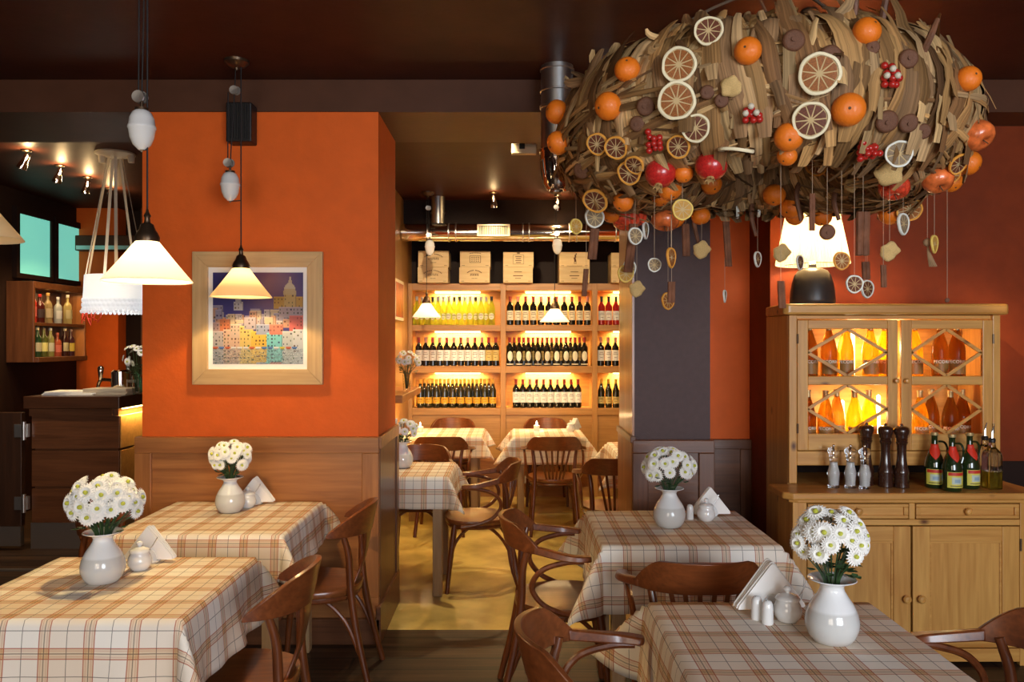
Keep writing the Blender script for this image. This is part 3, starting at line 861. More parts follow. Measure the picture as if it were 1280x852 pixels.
row([527.7 + 13.35 * i for i in range(7)], S1, lambda i: 'white_dark' if i % 2 else 'white_clear', 'yellow white-wine bottle, %s from left in back, top left shelf', 'white wines on the top left shelf', True)
row([523.5 + 8.75 * i for i in range(12)], S2, lambda i: 'red_yellow' if i > 9 else ('red_white2' if i % 2 else 'red_white'), 'dark red-wine bottle with tall label, %s from left on the middle left shelf', 'red wines on the middle left shelf')
row([525.5 + 10.05 * i for i in range(10)], S3, lambda i: 'orange_lab', 'orange-labelled dark bottle, %s from left in front, lowest left shelf', 'orange-labelled bottles on the lowest left shelf')
row([530.5 + 10.05 * i for i in range(9)], S3, lambda i: 'orange_lab', 'gold-foil bottle, %s from left in back, lowest left shelf', 'orange-labelled bottles on the lowest left shelf', True)
row([637.7 + 9.65 * i for i in range(11)], S1, lambda i: 'red_cream2' if i % 3 == 1 else 'red_cream', 'dark red-wine bottle with cream label, %s from left on the top middle shelf', 'red wines on the top middle shelf')
row([637.3 + 11.65 * i for i in range(9)], S2, lambda i: 'red_oval', 'pale oval-labelled dark bottle, %s from left in front, central shelf', 'oval-labelled bottles on the central shelf')
row([643 + 11.65 * i for i in range(8)], S2, lambda i: 'red_goldoval', 'gold oval-labelled bottle, %s from left in back, central shelf', 'oval-labelled bottles on the central shelf', True)
row([645 + 8.62 * i for i in range(10)], S3, lambda i: 'red_white2' if i % 4 == 2 else 'red_white', 'dark red-wine bottle with white label, %s from left on the lowest middle shelf', 'red wines on the lowest middle shelf')
row([752 + 9.0 * i for i in range(4)], S1, lambda i: 'rose', 'pink rose-wine bottle with white label, %s from left on the top right shelf', 'rose wines on the top right shelf')
row([751 + 9.1 * i for i in range(4)], S2, lambda i: 'red_white2', 'dark red-wine bottle with white label, %s from left on the middle right shelf', 'red wines on the middle right shelf')
row([751.5 + 9.2 * i for i in range(4)], S3, lambda i: 'gold_lab', 'dark bottle with gold label and foil, %s from left on the lowest right shelf', 'gold-labelled bottles on the lowest right shelf')

# ------------------------------------------------------------------ crates on the rack
def text_mesh(txt, size, depth=0.0):
    cu = bpy.data.curves.new('lettering', 'FONT'); cu.body = txt; cu.size = size; cu.align_x = 'CENTER'; cu.align_y = 'CENTER'; cu.resolution_u = 2
    o = bpy.data.objects.new('lettering_source', cu); C.objects.link(o)
    dg = bpy.context.evaluated_depsgraph_get()
    me = bpy.data.meshes.new_from_object(o.evaluated_get(dg))
    bpy.data.objects.remove(o)
    return me
def crate(u0, u1, z0, z1, mark, label):
    y0 = 8.22
    x0, x1 = (u0 - 640) / FPX * y0, (u1 - 640) / FPX * y0
    t = thing('wine_crate', label, 'crate', ((x0 + x1) / 2, y0, z0), 0, 'wooden wine crates on top of the rack')
    hw = (x1 - x0) / 2; h = z1 - z0 - .002
    m = MB(); m.box(-hw, hw, 0, .012, 0, h); m.build('front_board', M['crate'], t, smooth=False, bevel=.002)
    m = MB(); m.box(-hw, -hw + .012, .012, .30, 0, h).box(hw - .012, hw, .012, .30, 0, h).box(-hw + .012, hw - .012, .012, .30, 0, .01).box(-hw + .012, hw - .012, .288, .30, .01, h)
    m.build('body', M['crate'], t, smooth=False)
    m = MB(); m.box(-hw, hw, .012, .30, h - .01, h - .0005); m.build('lid', M['crate'], t, smooth=False)
    m = MB(); yf = -.0012
    def dash(x, z, w_, hh, a=0.0):
        c, s = math.cos(a), math.sin(a)
        pts = [(-w_ / 2, -hh / 2), (w_ / 2, -hh / 2), (w_ / 2, hh / 2), (-w_ / 2, hh / 2)]
        m.add([(x + p * c - q * s, yf, z + p * s + q * c) for p, q in pts], [(0, 1, 2, 3)])
    lr = random.Random(hash(mark) % 1000 if isinstance(mark, int) else len(mark))
    if mark in ('arc_name', 'arc_small'):
        k = 1.0 if mark == 'arc_name' else .8
        for i in range(15):
            a = R(125 - i * 5)
            if i == 7: continue
            dash(.155 * k * math.cos(a) , h * .80 - .155 * k + .155 * k * math.sin(a), .0075, .011, a - PI / 2)
        for i in range(7): dash((i - 3) * .016 * k, h * .52, .006, .022); dash((i - 3) * .016 * k, h * .52 + (.009 if i % 2 else -.009), .013, .004)
        for i in range(5): dash((i - 2) * .012, h * .28, .006, .007)
    elif mark == 'crest':
        for i in range(10): dash((i - 4.5) * .012, h * .86 + .006 * math.sin(i / 9 * PI), .008, .007)
        for sx in (-1, 1): dash(sx * .055, h * .50, .005, h * .45)
        dash(0, h * .29, .11, .005); dash(0, h * .72, .11, .004)
        for i in range(4):
            for j in range(3): dash((i - 1.5) * .022, h * (.38 + .12 * j), .013, .008, lr.uniform(-.5, .5))
    elif mark == 'shield':
        dash(0, h * .80, .11, .003); dash(0, h * .20, .11, .003); dash(-.055, h * .5, .003, h * .6); dash(.055, h * .5, .003, h * .6); dash(0, h * .92, .03, .012)
        for j in range(4): dash(0, h * (.30 + .13 * j), .05 + .012 * (j % 2), .007)
    elif mark == 'figure':
        dash(.01, h * .72, .016, .03); dash(.006, h * .50, .020, .045, .2); dash(.0, h * .30, .006, .03); dash(.016, h * .30, .006, .03); dash(.018, h * .86, .012, .014)
        dash(0, h * .08, .16, .004)
    else:
        dash(0, h * .70, .08, .006); dash(0, h * .45, .10, .008); dash(0, h * .28, .06, .005)
    for sx in (-1, 1): dash(sx * (hw - .035), h * .10, .030, .004)
    m.build('printed_mark', M['ink'], t, smooth=False)
    return t
zA, zB, zC = 2.216, 2.375, 2.545
crate(522, 560, zA, zB, 'arc_name', 'wooden wine crate with arched print, lower of the leftmost pair on the rack')
crate(522.8, 561, zB, zC, 'arc_name', 'wooden wine crate with arched print, upper of the leftmost pair on the rack')
crate(574, 612, zA, zB, 'arc_small', 'pale wine crate with small print, lower of the second pair from left')
crate(575, 613, zB, zC - .005, 'crest', 'pale wine crate with faint crest, upper of the second pair from left')
crate(629, 666, zA, zB, 'lines', 'pale wine crate with printed lines, lower of the third pair from left')
crate(629, 667, zB, zC - .012, 'shield', 'pale wine crate with boxed crest, upper of the third pair from left')
crate(699, 737, zA, zB, 'lines', 'bright wine crate, lower of the pair right of the hanging middle lamp')
crate(699, 737, zB, zC - .012, 'figure', 'wine crate with small dark figure, upper of the pair right of the middle lamp')
crate(764, 802, zA, zB, 'lines', 'pale wine crate half hidden by the dark pier, lower of its pair')
crate(764, 802, zB, zC - .02, 'lines', 'pale wine crate half hidden by the dark pier, upper of its pair')

# ================================================================== bar at the left
M['bartop'] = wood('black_brown_wood', (.040, .014, .006), (.090, .032, .013), 'X', 1.0, .32, coat=.2)
M['bartopv'] = wood('black_brown_wood_upright', (.030, .012, .006), (.065, .025, .011), 'Z', 1.0, .4)
cx0, cx1, cy0, cy1 = -3.735, -3.055, 6.22, 6.80
t = thing('bar_counter', 'dark wooden bar counter with board cladding and lit right end', 'counter', (cx0, cy0, 0))
m = MB(); m.box(.015, cx1 - cx0 - .015, .02, cy1 - cy0, .10, 1.09); m.build('body', M['oakdark'], t, smooth=False)
for z0, z1 in ((.20, .465), (.48, .76), (.775, 1.03)):
    MB().box(0, cx1 - cx0, 0, .02, z0, z1).build('cladding', M['oakdark'], t, smooth=False, bevel=.003)
    p = MB().box(cx1 - cx0 - .016, cx1 - cx0 + .004, 0.02, cy1 - cy0, z0, z1).build('side_cladding', M['rack'], t, smooth=False, bevel=.003)  # paler wood than the front, imitating the strip's glow on it
MB().box(-.012, cx1 - cx0 - .05, -.012, cy1 - cy0, 1.03, 1.09).build('rail', M['oakdark'], t, smooth=False)
MB().box(-.03, cx1 - cx0 + .03, -.06, cy1 - cy0, 1.09, 1.185).build('counter_top', M['bartop'], t, smooth=False, bevel=.006)
MB().box(-.004, cx1 - cx0 + .006, -.004, cy1 - cy0, .0, .20).build('kick_plate', M['steel'], t, smooth=False)
area('counter_light', (cx1 + .018, 6.5, 1.082), (0, R(-14), 0), .02, .5, 15, GOLD, 170)
MB().box(cx1 - cx0 + .006, cx1 - cx0 + .022, .03, cy1 - cy0 - .01, 1.082, 1.0895).build('led_strip', M['led'], t, smooth=False)
t = thing('service_ledge', 'dark wooden service ledge along the wine room side wall', 'ledge', (-1.08, 6.2, 1.13))
m = MB(); m.box(0, .23, 0, 1.25, 0, .06); m.build('board', M['oak'], t, smooth=False, bevel=.004)
m = MB(); m.box(.01, .04, .1, 1.15, -.02, -.001); m.build('led_strip', M['led'], t, smooth=False)
area('ledge_light', (-.99, 6.85, 1.09), (0, 0, 0), .05, 1.0, 5, GOLD)

t = thing('bar_gate', 'dark wooden bar gate with steel hinges left of the counter', 'gate', (-4.45, 6.18, 0))
m = MB(); m.box(0, .66, 0, .05, .18, 1.06); m.build('leaf', M['bartopv'], t, smooth=False, bevel=.004)
m = MB(); m.box(.005, .655, -.006, .045, .03, .18); m.build('kick_plate', M['steel'], t, smooth=False)
for z in (.92, .36):
    m = MB(); m.tube([(.685, -.01, z - .07), (.685, -.01, z + .07)], .016, 10); m.box(.61, .68, -.010, 0, z - .05, z + .05); m.box(.685, .71, .0, .03, z - .05, z + .05); m.build('hinge', M['steel'], t, smooth=True)
# liquor shelf on the left wall
sx0, sx1, sy0, sy1 = -4.598, -4.35, 7.27, 8.17
t = thing('liquor_shelf', 'dark wooden wall shelf unit with spirit bottles behind the bar', 'shelf', (sx0, sy0, 1.42))
dz = 1.42
for (nm, y0, y1, z0, z1) in (('side_panel', 0, .03, 0, .74), ('side_panel', sy1 - sy0 - .03, sy1 - sy0, 0, .74)):
    MB().box(0, sx1 - sx0, y0, y1, z0, z1).build(nm, M['oakv'] if y0 else M['oakdarkv'], t, smooth=False, bevel=.003)  # far side in lighter oak to imitate the light falling on it
for z0, z1, nm in ((0, .045, 'bottom_board'), (.335, .365, 'shelf_board'), (.68, .74, 'top_board')):
    MB().box(0, sx1 - sx0 + (.03 if z0 == 0 else 0), .03, sy1 - sy0 - .03, z0, z1).build(nm, M['oakdark'], t, smooth=False, bevel=.003)
MB().box(.0, .012, .03, sy1 - sy0 - .03, .04, .7).build('back_panel', M['oakdark'], t, smooth=False)
area('liquor_light', (-4.42, 7.75, 2.08), (0, 0, 0), .08, .7, 1.2, WARM)
area('liquor_light', (-4.40, 7.75, 1.74), (0, 0, 0), .05, .7, .8, WARM)
SP = {}
def spirit(name, label, y, z, h, r, col, cap, sq=False, lab=None):
    g = plain('spirit_glass_%d' % len(SP), col, .06, coat=.5); SP[label] = g
    m = MB(); m.lathe([(0, .002), (r * .95, 0), (r, .006), (r, h * .60), (r * .8, h * .68), (.014, h * .76), (.013, h * .93), (0, h * .935)], 6 if sq else 16)
    o = m.build(name, g, None, loc=(-4.45, y, z), angle=50); tag(o, label, 'bottle', 'spirit bottles on the bar shelf')
    m = MB(); m.lathe([(.0145, h * .90), (.0155, h * .905), (.0155, h), (0, h)], 12); m.build('cap', plain('cap_%d' % len(SP), cap, .35), o)
    if lab:
        m = MB(); m.lathe([(r + .0008, h * .18), (r + .0008, h * .48)], 10, a0=-1.4, a1=.6, close=False); m.build('label', plain('spirit_label_%d' % len(SP), lab, .6), o)
zz = 1.42 + .366
for a in (('red spirit bottle with pale cap, first on the upper bar shelf', 7.42, .31, .037, (.42, .03, .02), (.7, .6, .5), 0, (.5, .1, .08)),
          ('dark spirit bottle with red cap, second on the upper bar shelf', 7.54, .27, .042, (.06, .01, .008), (.6, .04, .03), 0, (.04, .02, .02)),
          ('square clear bottle with amber top, third on the upper bar shelf', 7.67, .29, .042, (.26, .19, .09), (.5, .28, .08), 1, (.38, .30, .18)),
          ('clear white bottle, fourth on the upper bar shelf', 7.84, .26, .038, (.34, .36, .36), (.8, .8, .8), 0, (.5, .5, .5)),
          ('squat pale cream bottle, last on the upper bar shelf', 8.01, .29, .042, (.40, .31, .12), (.55, .5, .4), 1, (.45, .38, .2))):
    spirit('spirit_bottle', a[0], a[1], zz, a[2], a[3], a[4], a[5], bool(a[6]), a[7])
zz = 1.42 + .046
for a in (('green bottle, first on the lower bar shelf', 7.40, .27, .034, (.02, .12, .03), (.02, .02, .02), 0, None),
          ('dark green bottle with cream label, second on the lower bar shelf', 7.50, .28, .036, (.02, .05, .02), (.6, .5, .3), 0, (.42, .38, .26)),
          ('olive bottle with yellow label, third on the lower bar shelf', 7.60, .28, .036, (.08, .09, .02), (.15, .1, .05), 0, (.6, .55, .2)),
          ('tall clear olive bottle with white label, fourth on the lower bar shelf', 7.71, .275, .036, (.20, .19, .06), (.4, .38, .36), 0, (.45, .44, .34)),
          ('reddish liqueur bottle, fifth on the lower bar shelf', 7.83, .23, .038, (.30, .06, .03), (.35, .08, .04), 0, (.5, .12, .08)),
          ('dark bottle with cream label, sixth on the lower bar shelf', 7.96, .28, .035, (.04, .012, .01), (.5, .42, .25), 0, (.42, .36, .2)),
          ('dark bottle with yellow label, last on the lower bar shelf', 8.07, .27, .036, (.05, .015, .02), (.2, .12, .1), 0, (.5, .36, .05))):
    spirit('spirit_bottle', a[0], a[1], zz, a[2], a[3], a[4], a[5], bool(a[6]), a[7])
# frosted lit panes above
for i, (ya, yb) in enumerate(((7.36, 7.95), (7.99, 8.55))):
    o = struct(MB().box(-4.6, -4.555, ya, ya + .05, 2.20, 2.86).box(-4.6, -4.555, yb - .03, yb, 2.20, 2.86).box(-4.6, -4.555, ya + .05, yb - .03, 2.20, 2.245).box(-4.6, -4.555, ya + .05, yb - .03, 2.80, 2.86).build('window_%d' % (i + 3), M['darkwall'], smooth=False))
    MB().box(-4.598, -4.575, ya + .05, yb - .03, 2.245, 2.80).build('pane', M['mint'], o, smooth=False)
0 and area('pane_light', (-4.54, 7.95, 2.5), (0, R(-90), 0), .5, 1.0, 1.5, (.45, 1, .85))
# air conditioner like pale unit beyond the panes
t = thing('air_conditioner', 'pale wall air conditioner behind the ribbons over the bar', 'air conditioner', (-4.14, 8.34, 2.62))
m = MB(); m.box(-.42, .55, 0, .11, -.06, .10); m.build('body', M['beam'], t, smooth=False, bevel=.01)
m = MB(); m.box(-.40, .53, -.012, 0, -.05, -.01); m.build('flap', M['steel'], t, smooth=False)
# stacked menus on the counter
for k in range(3):
    o = MB().box(-.20, .20, -.13, .13, 0, .009).build('menu', M['napkin'], None, smooth=False, bevel=.001, loc=(-3.50 + .01 * k, 6.42, 1.186 + .010 * k)); o.rotation_euler.z = .06 * k
    tag(o, 'white folded menu in the low pile at the left of the bar counter', 'menu', 'menus in the low pile on the bar counter')
for k in range(5):
    o = MB().box(-.17, .17, -.13, .13, 0, .009).build('menu', M['ribbon'], None, smooth=False, bevel=.001, loc=(-3.22 + .004 * (k % 2), 6.44, 1.186 + .010 * k)); o.rotation_euler.z = .03 * (k % 3)
    tag(o, 'cream menu in the tall pile at the right of the bar counter', 'menu', 'menus in the tall pile on the bar counter')
t = thing('beer_tap', 'chrome beer tap column with side lever on the bar counter', 'tap', (-3.265, 6.68, 1.1875))
m = MB(); m.lathe([(.055, 0), (.055, .01), (.075, .012), (.075, .17), (.06, .185), (0, .187)], 24); m.build('column', M['chrome'], t)
m = MB(); m.tube([(-.07, 0, .10), (-.16, -.01, .10), (-.19, -.01, .04)], .014, 8); m.lathe([(.012, .09), (.02, .16), (.024, .20), (.016, .215), (0, .22)], 12, (-.165, -.01, 0)); m.build('lever', M['chrome'], t)
m = MB(); m.tube([(.07, -.01, .09), (.16, -.01, .09)], .013, 8); m.lathe([(.018, -.01), (.018, .10), (0, .105)], 12, (.15, -.01, 0)); m.build('valve', M['steel'], t)
t = thing('ice_tongs', 'upright steel handle standing in the bar behind the tap column', 'handle', (-3.225, 6.72, 1.374))
m = MB(); m.tube([(0, 0, -.002), (.004, 0, .06), (.012, 0, .11)], [.012, .016, .009], 8); m.build('grip', M['steel'], t)
o = MB(); o.grid(lambda u, v: (-.05 + .10 * u + .10 * v * (1 - v), .03 * math.sin(u * 3), .17 * (1 - v) * (1 - .6 * u)), 6, 8)
o = o.build('folded_card', plain('green_card', (.03, .33, .16), .4), None, loc=(-3.08, 6.66, 1.186), thick=.004)
tag(o, 'green folded card leaning beside the chrome beer tap', 'card')

# ================================================================== chairs
def chair_proto(arms):
    t = thing('armchair' if arms else 'dining_chair', 'chair', 'chair')
    sh = .462
    # saddle seat: rounded shield outline
    pts = []
    for k in range(36):
        a = 2 * PI * k / 36
        x = .218 * math.copysign(abs(math.cos(a)) ** .72, math.cos(a)); y = .212 * math.copysign(abs(math.sin(a)) ** .78, math.sin(a))
        if y < 0: x *= 1 - .16 * abs(y) / .21
        pts.append((x, y))
    m = MB(); rings = 6; v = [(0, 0, sh - .014)]
    for i in range(1, rings + 1):
        f_ = i / rings
        for p in pts: v.append((p[0] * f_, p[1] * f_, sh - .014 * (1 - f_ ** 3)))
    n = len(pts); f = [(0, 1 + k, 1 + (k + 1) % n) for k in range(n)]
    for i in range(rings - 1):
        for k in range(n): f.append((1 + i * n + k, 1 + (i + 1) * n + k, 1 + (i + 1) * n + (k + 1) % n, 1 + i * n + (k + 1) % n))
    b0 = len(v)
    for s_, z_ in ((1.012, sh - .006), (1.012, sh - .026), (.97, sh - .034)):
        for p in pts: v.append((p[0] * s_, p[1] * s_, z_))
    last = 1 + (rings - 1) * n
    for q, (A, B) in enumerate(((last, b0), (b0, b0 + n), (b0 + n, b0 + 2 * n))):
        for k in range(n): f.append((A + k, B + k, B + (k + 1) % n, A + (k + 1) % n))
    f.append(tuple(b0 + 2 * n + k for k in range(n - 1, -1, -1)))
    m.add(v, f); m.build('seat', M['seat'], t, angle=50)
    m = MB()
    m.tube([(p[0] * .93, p[1] * .93, sh - .045) for p in pts] + [(pts[0][0] * .93, pts[0][1] * .93, sh - .045)], .012, 6, 1); m.build('seat_frame', M['chairx'], t)
    for s in (-1, 1):
        m = MB(); m.tube([(s * .165, .150, sh - .03), (s * .185, .175, .24), (s * .200, .200, 0)], [.019, .018, .013], 10); m.build('leg', M['chair'], t)
        m = MB(); m.tube([(s * .200, -.285, 0), (s * .178, -.222, .26), (s * .165, -.190, .46), (s * .172, -.182, .62), (s * .186, -.158, .722)], [.014, .017, .018, .016, .014], 10); m.build('leg', M['chair'], t)
        m = MB(); m.tube([(s * .190, .182, .17), (s * .180, .145, .32), (s * .172, .05, .415), (s * .168, -.06, .415), (s * .172, -.165, .32), (s * .184, -.235, .17)], .010, 8); m.build('stretcher', M['chairx'], t)
    m = MB(); m.tube([(-.188, .18, .19), (-.13, .15, .36), (0, .14, .42), (.13, .15, .36), (.188, .18, .19)], .010, 8); m.build('stretcher', M['chairx'], t)
    # bent crest rail
    A1 = R(76) if not arms else R(70)
    RX, RY, cy = .230, .215, -.035
    def crest(u, v_, off):
        a = -A1 + 2 * A1 * u
        w_ = abs(a) / A1
        zt = .722 + .112 * max(0.0, 1 - w_ ** 2.3) + .012
        zb = .705 + .010 * w_ ** 2
        if arms: zt = .826 - .020 * w_ ** 2 - .072 * max(0, (w_ - .62) / .38) ** 1.3; zb = .708 - .008 * w_
        z = zb + (zt - zb) * v_
        lean = .030 * (v_ - .3)
        return (math.sin(a) * (RX + off), cy - math.cos(a) * (RY + off + lean), z)
    m = MB(); nu, nv = 30, 5
    vv = []; 
    for off in (.0, .020):
        for j in range(nv + 1):
            for i in range(nu + 1): vv.append(crest(i / nu, j / nv, off))
    K = (nu + 1) * (nv + 1); ff = []
    for j in range(nv):
        for i in range(nu):
            a = j * (nu + 1) + i
            ff.append((a, a + 1, a + nu + 2, a + nu + 1)); ff.append((K + a + 1, K + a, K + a + nu + 1, K + a + nu + 2))
    for i in range(nu):
        a = i; ff.append((a + 1, a, K + a, K + a + 1)); a = nv * (nu + 1) + i; ff.append((a, a + 1, K + a + 1, K + a))
    for j in range(nv):
        a = j * (nu + 1); ff.append((a, a + nu + 1, K + a + nu + 1, K + a)); a += nu; ff.append((a + nu + 1, a, K + a, K + a + nu + 1))
    m.add(vv, ff); m.build('crest_rail', M['chairx'], t, angle=50, bevel=.003)
    # back slats
    if arms:
        for k in range(6):
            q = (k - 2.5)
            m = MB(); p0 = Vector((q * .026, -.185, sh - .01)); a = q * R(12.5); p1 = Vector((math.sin(a) * (RX + .010), cy - math.cos(a) * (RY + .005), .716))
            pm = p0.lerp(p1, .5) + Vector((0, -.012, 0))
            P = catmull([p0, pm, p1], 6); 
            for i in range(len(P) - 1): m.bar(P[i], P[i + 1], .017, .007, (0, -1, .05))
            m.build('slat', M['chair'], t, smooth=False)
    else:
        m = MB()
        def sp(u, v_):
            w_ = .040 + .060 * abs(v_ - .35) ** 1.3 * 1.7
            x = (u - .5) * 2 * w_
            y0_ = -.185 + (-.252 + .185) * v_ - .012 * math.sin(v_ * PI)
            return (x, y0_ + x * x * 1.2, sh - .012 + (.725 - sh + .012) * v_)
        m.grid(sp, 6, 12); m.build('splat', M['chair'], t, thick=.010)
    if arms:
        for s in (-1, 1):
            m = MB()
            pth = catmull([crest(.5 + s * .46, .35, .010), (s * .252, -.02, .700), (s * .262, .04, .694), (s * .250, .105, .690)], 7)
            wd = [.022, .024, .028, .034, .038, .040, .036, .030]
            v = []; f = []; n_ = len(pth)
            for i, p in enumerate(pth):
                tt = (Vector(pth[min(i + 1, n_ - 1)]) - Vector(pth[max(i - 1, 0)])).normalized(); sd = tt.cross(Vector((0, 0, 1))).normalized()
                w_ = .016 + .012 * min(1, i / n_ * 1.4); hh = .034 - .014 * i / n_
                if i == n_ - 1: w_ *= .6
                for a_, b_ in ((-1, -1), (-.7, 1), (.7, 1), (1, -1)): v.append(p + sd * (w_ * a_) + Vector((0, 0, hh * .5 * b_)))
            for i in range(n_ - 1):
                for k in range(4): f.append((i * 4 + k, i * 4 + (k + 1) % 4, i * 4 + 4 + (k + 1) % 4, i * 4 + 4 + k))
            f.append((3, 2, 1, 0)); f.append(tuple((n_ - 1) * 4 + k for k in range(4)))
            m.add(v, f); m.build('arm', M['chairx'], t, bevel=.005, angle=60)
            m = MB(); m.tube([(s * .250, .075, .677), (s * .250, .0, .673), (s * .246, -.10, .640), (s * .238, -.145, .565), (s * .230, -.09, .485), (s * .216, .02, .440), (s * .205, .11, .425)], .012, 8); m.build('arm_loop', M['chairx'], t)
    return t
DC = chair_proto(False); AC = chair_proto(True)
def hide_proto(t):
    for o in list(t.children): C.objects.unlink(o)
    C.objects.unlink(t)
hide_proto(DC); hide_proto(AC)
FX, BX, FY, BY = -PI / 2, PI / 2, 0.0, PI        # facing +X, -X, +Y, -Y
def put_chair(proto, x, y, rz, label, group): return dup(proto, (x, y, 0), rz, label, group)
GD, GA = 'side chairs at the left tables', 'armchairs at the tables'
put_chair(DC, -.955, 2.765, BX + .04, 'dark bent-wood chair at the right side of the front left table', GD)
put_chair(DC, -.935, 3.84, BX + .02, 'dark bent-wood chair at the table beside the orange pier, right side', GD)
put_chair(DC, -1.80, 3.86, FX, 'dark bent-wood chair left of the pier table, mostly hidden by front flowers', GD)
put_chair(AC, .228, 3.62, FX, 'wooden armchair with whole back showing, left of the table by the dark pier', GA)
put_chair(AC, .295, 2.20, FX - .02, 'wooden armchair cut off by the bottom edge, left of the front right table', GA)
put_chair(AC, .69, 3.08, FY, 'wooden armchair between the two right-hand tables with its back showing', GA)
put_chair(AC, 1.295, 2.20, BX, 'wooden armchair in the bottom right corner in front of the pine dresser', GA)
GW = 'armchairs in the wine room'
put_chair(AC, -.225, 5.305, BX + .05, 'dark armchair right of the small table just inside the wine room', GW)
put_chair(AC, -.60, 6.86, FY, 'armchair at the near side of the left back table in the wine room', GW)
put_chair(AC, -.68, 5.83, BY, 'dark chair behind the small table just inside the wine room', GW)
put_chair(AC, .355, 6.86, FY, 'red-brown armchair at the near side of the middle back table in the wine room', GW)
put_chair(AC, -.60, 8.0, BY, 'armchair against the rack behind the left back table', GW)
put_chair(AC, .345, 8.005, BY, 'armchair against the rack behind the middle back table', GW)
put_chair(AC, .71, 5.62, FY + .0, 'wooden armchair partly hidden by the dark pier in the wine room', GW)

# ================================================================== tables and cloths
TZ = .76
def table(x0, x1, y0, y1, drop, label, clothlabel, seed, gl, du=(0, 0), outk=.42, g2='plaid tablecloths'):
    cx_, cy_ = (x0 + x1) / 2, (y0 + y1) / 2; hx, hy = (x1 - x0) / 2, (y1 - y0) / 2
    t = thing('dining_table', label, 'table', (cx_, cy_, 0), 0, gl)
    ins = .045
    MB().box(-hx + .012, hx - .012, -hy + .012, hy - .012, TZ - .032, TZ - .004).build('table_top', M['tableleg'], t, smooth=False, bevel=.004)
    for sx in (-1, 1):
        for sy in (-1, 1):
            x, y = sx * (hx - ins - .03), sy * (hy - ins - .03)
            MB().box(x - .03, x + .03, y - .03, y + .03, 0, TZ - .032).build('leg', M['tableleg'], t, smooth=False, bevel=.004)
    m = MB()
    for sy in (-1, 1): m.box(-hx + ins + .06, hx - ins - .06, sy * (hy - ins - .03) - .011, sy * (hy - ins - .03) + .011, TZ - .095, TZ - .033)
    for sx in (-1, 1): m.box(sx * (hx - ins - .03) - .011, sx * (hx - ins - .03) + .011, -hy + ins + .06, hy - ins - .06, TZ - .095, TZ - .033)
    m.build('apron', M['tableleg'], t, smooth=False)
    # cloth
    rr = random.Random(seed); ph = [rr.uniform(0, 6) for _ in range(6)]
    rho = .018
    def axis(h):
        L_ = [-(h + drop) + drop * i / 11 for i in range(11)] + [-h + 2 * h * i / 20 for i in range(21)] + [h + drop * (i + 1) / 11 for i in range(11)]
        return L_
    S, T = axis(hx - .004), axis(hy - .004)
    hx_, hy_ = hx - .004, hy - .004
    v = []; uv = []
    for t_ in T:
        for s_ in S:
            ex, ey = max(0, abs(s_) - hx_), max(0, abs(t_) - hy_)
            sx, sy = math.copysign(1, s_), math.copysign(1, t_)
            x, y = max(-hx_, min(hx_, s_)), max(-hy_, min(hy_, t_)); z = TZ
            r = math.hypot(ex, ey)
            if r > 0:
                a = math.atan2(ey, ex)
                k = math.sin(2 * a) ** 2 if (ex > 0 and ey > 0) else 0.0
                flare = .10 + outk * k
                if ex > 0 and ey == 0:
                    q = r / drop; flare += q * (.05 * math.sin(t_ * 17 + ph[0]) + .04 * math.sin(t_ * 31 + ph[1]))
                elif ey > 0 and ex == 0:
                    q = r / drop; flare += q * (.05 * math.sin(s_ * 17 + ph[2]) + .04 * math.sin(s_ * 29 + ph[3]))
                out = r * flare; zd = math.sqrt(max(r * r - out * out, 0))
                # soft rolled edge
                soft = rho * (1 - math.exp(-r / rho))
                x += sx * math.cos(a) * (out + soft * .55); y += sy * math.sin(a) * (out + soft * .55); z = TZ - zd + soft * .30
                if k: z += .10 * r * k
            else:
                z += .0012 * math.sin(s_ * 23 + ph[4]) * math.sin(t_ * 19 + ph[5])
            v.append((x, y, z)); uv.append((s_ + du[0], t_ + du[1]))
    nx = len(S); f = [(j * nx + i, j * nx + i + 1, (j + 1) * nx + i + 1, (j + 1) * nx + i) for j in range(len(T) - 1) for i in range(nx - 1)]
    m = MB(); m.add(v, f)
    o = m.build('tablecloth', M['plaid'], None, angle=180, uvs=uv, thick=.0022, loc=(cx_, cy_, 0))
    tag(o, clothlabel, 'tablecloth', g2)
    return t
table(-1.77, -1.0, 2.415, 3.135, .25, 'wooden table under the plaid cloth at the front left', 'yellow-lit plaid cloth on the front left table', 1, 'front tables', (.02, .05), outk=.40)
table(-1.77, -1.0, 3.48, 4.225, .20, 'wooden table under the plaid cloth against the orange pier', 'plaid cloth on the table against the orange pier', 2, 'front tables', (.05, .0), outk=.5)
table(.37, 1.115, 3.285, 4.00, .27, 'wooden table under the plaid cloth before the dark pier', 'plaid cloth on the table before the dark pier', 3, 'front tables', (.0, .03), outk=.45)
table(.44, 1.155, 1.875, 2.59, .26, 'wooden table under the plaid cloth at the front right', 'pale plaid cloth on the front right table', 4, 'front tables', (.03, .06), outk=.55)
table(-.97, -.395, 4.99, 5.62, .20, 'small wooden table just inside the wine room at the left', 'plaid cloth on the small table just inside the wine room', 5, 'wine room tables', (.0, .0), outk=.4)
table(-.97, -.265, 7.12, 7.86, .19, 'wooden table at the back left of the wine room', 'bright plaid cloth on the left back table in the wine room', 6, 'wine room tables', (.04, .02), outk=.45)
table(0.005, .655, 7.12, 7.81, .25, 'wooden table at the back middle of the wine room', 'plaid cloth on the middle back table in the wine room', 7, 'wine room tables', (.01, .05), outk=.55)
table(.80, 1.50, 6.05, 6.75, .26, 'wooden table mostly hidden behind the dark pier', 'plaid cloth corner showing beside the dark pier in the wine room', 8, 'wine room tables', (.02, .02), outk=.5)

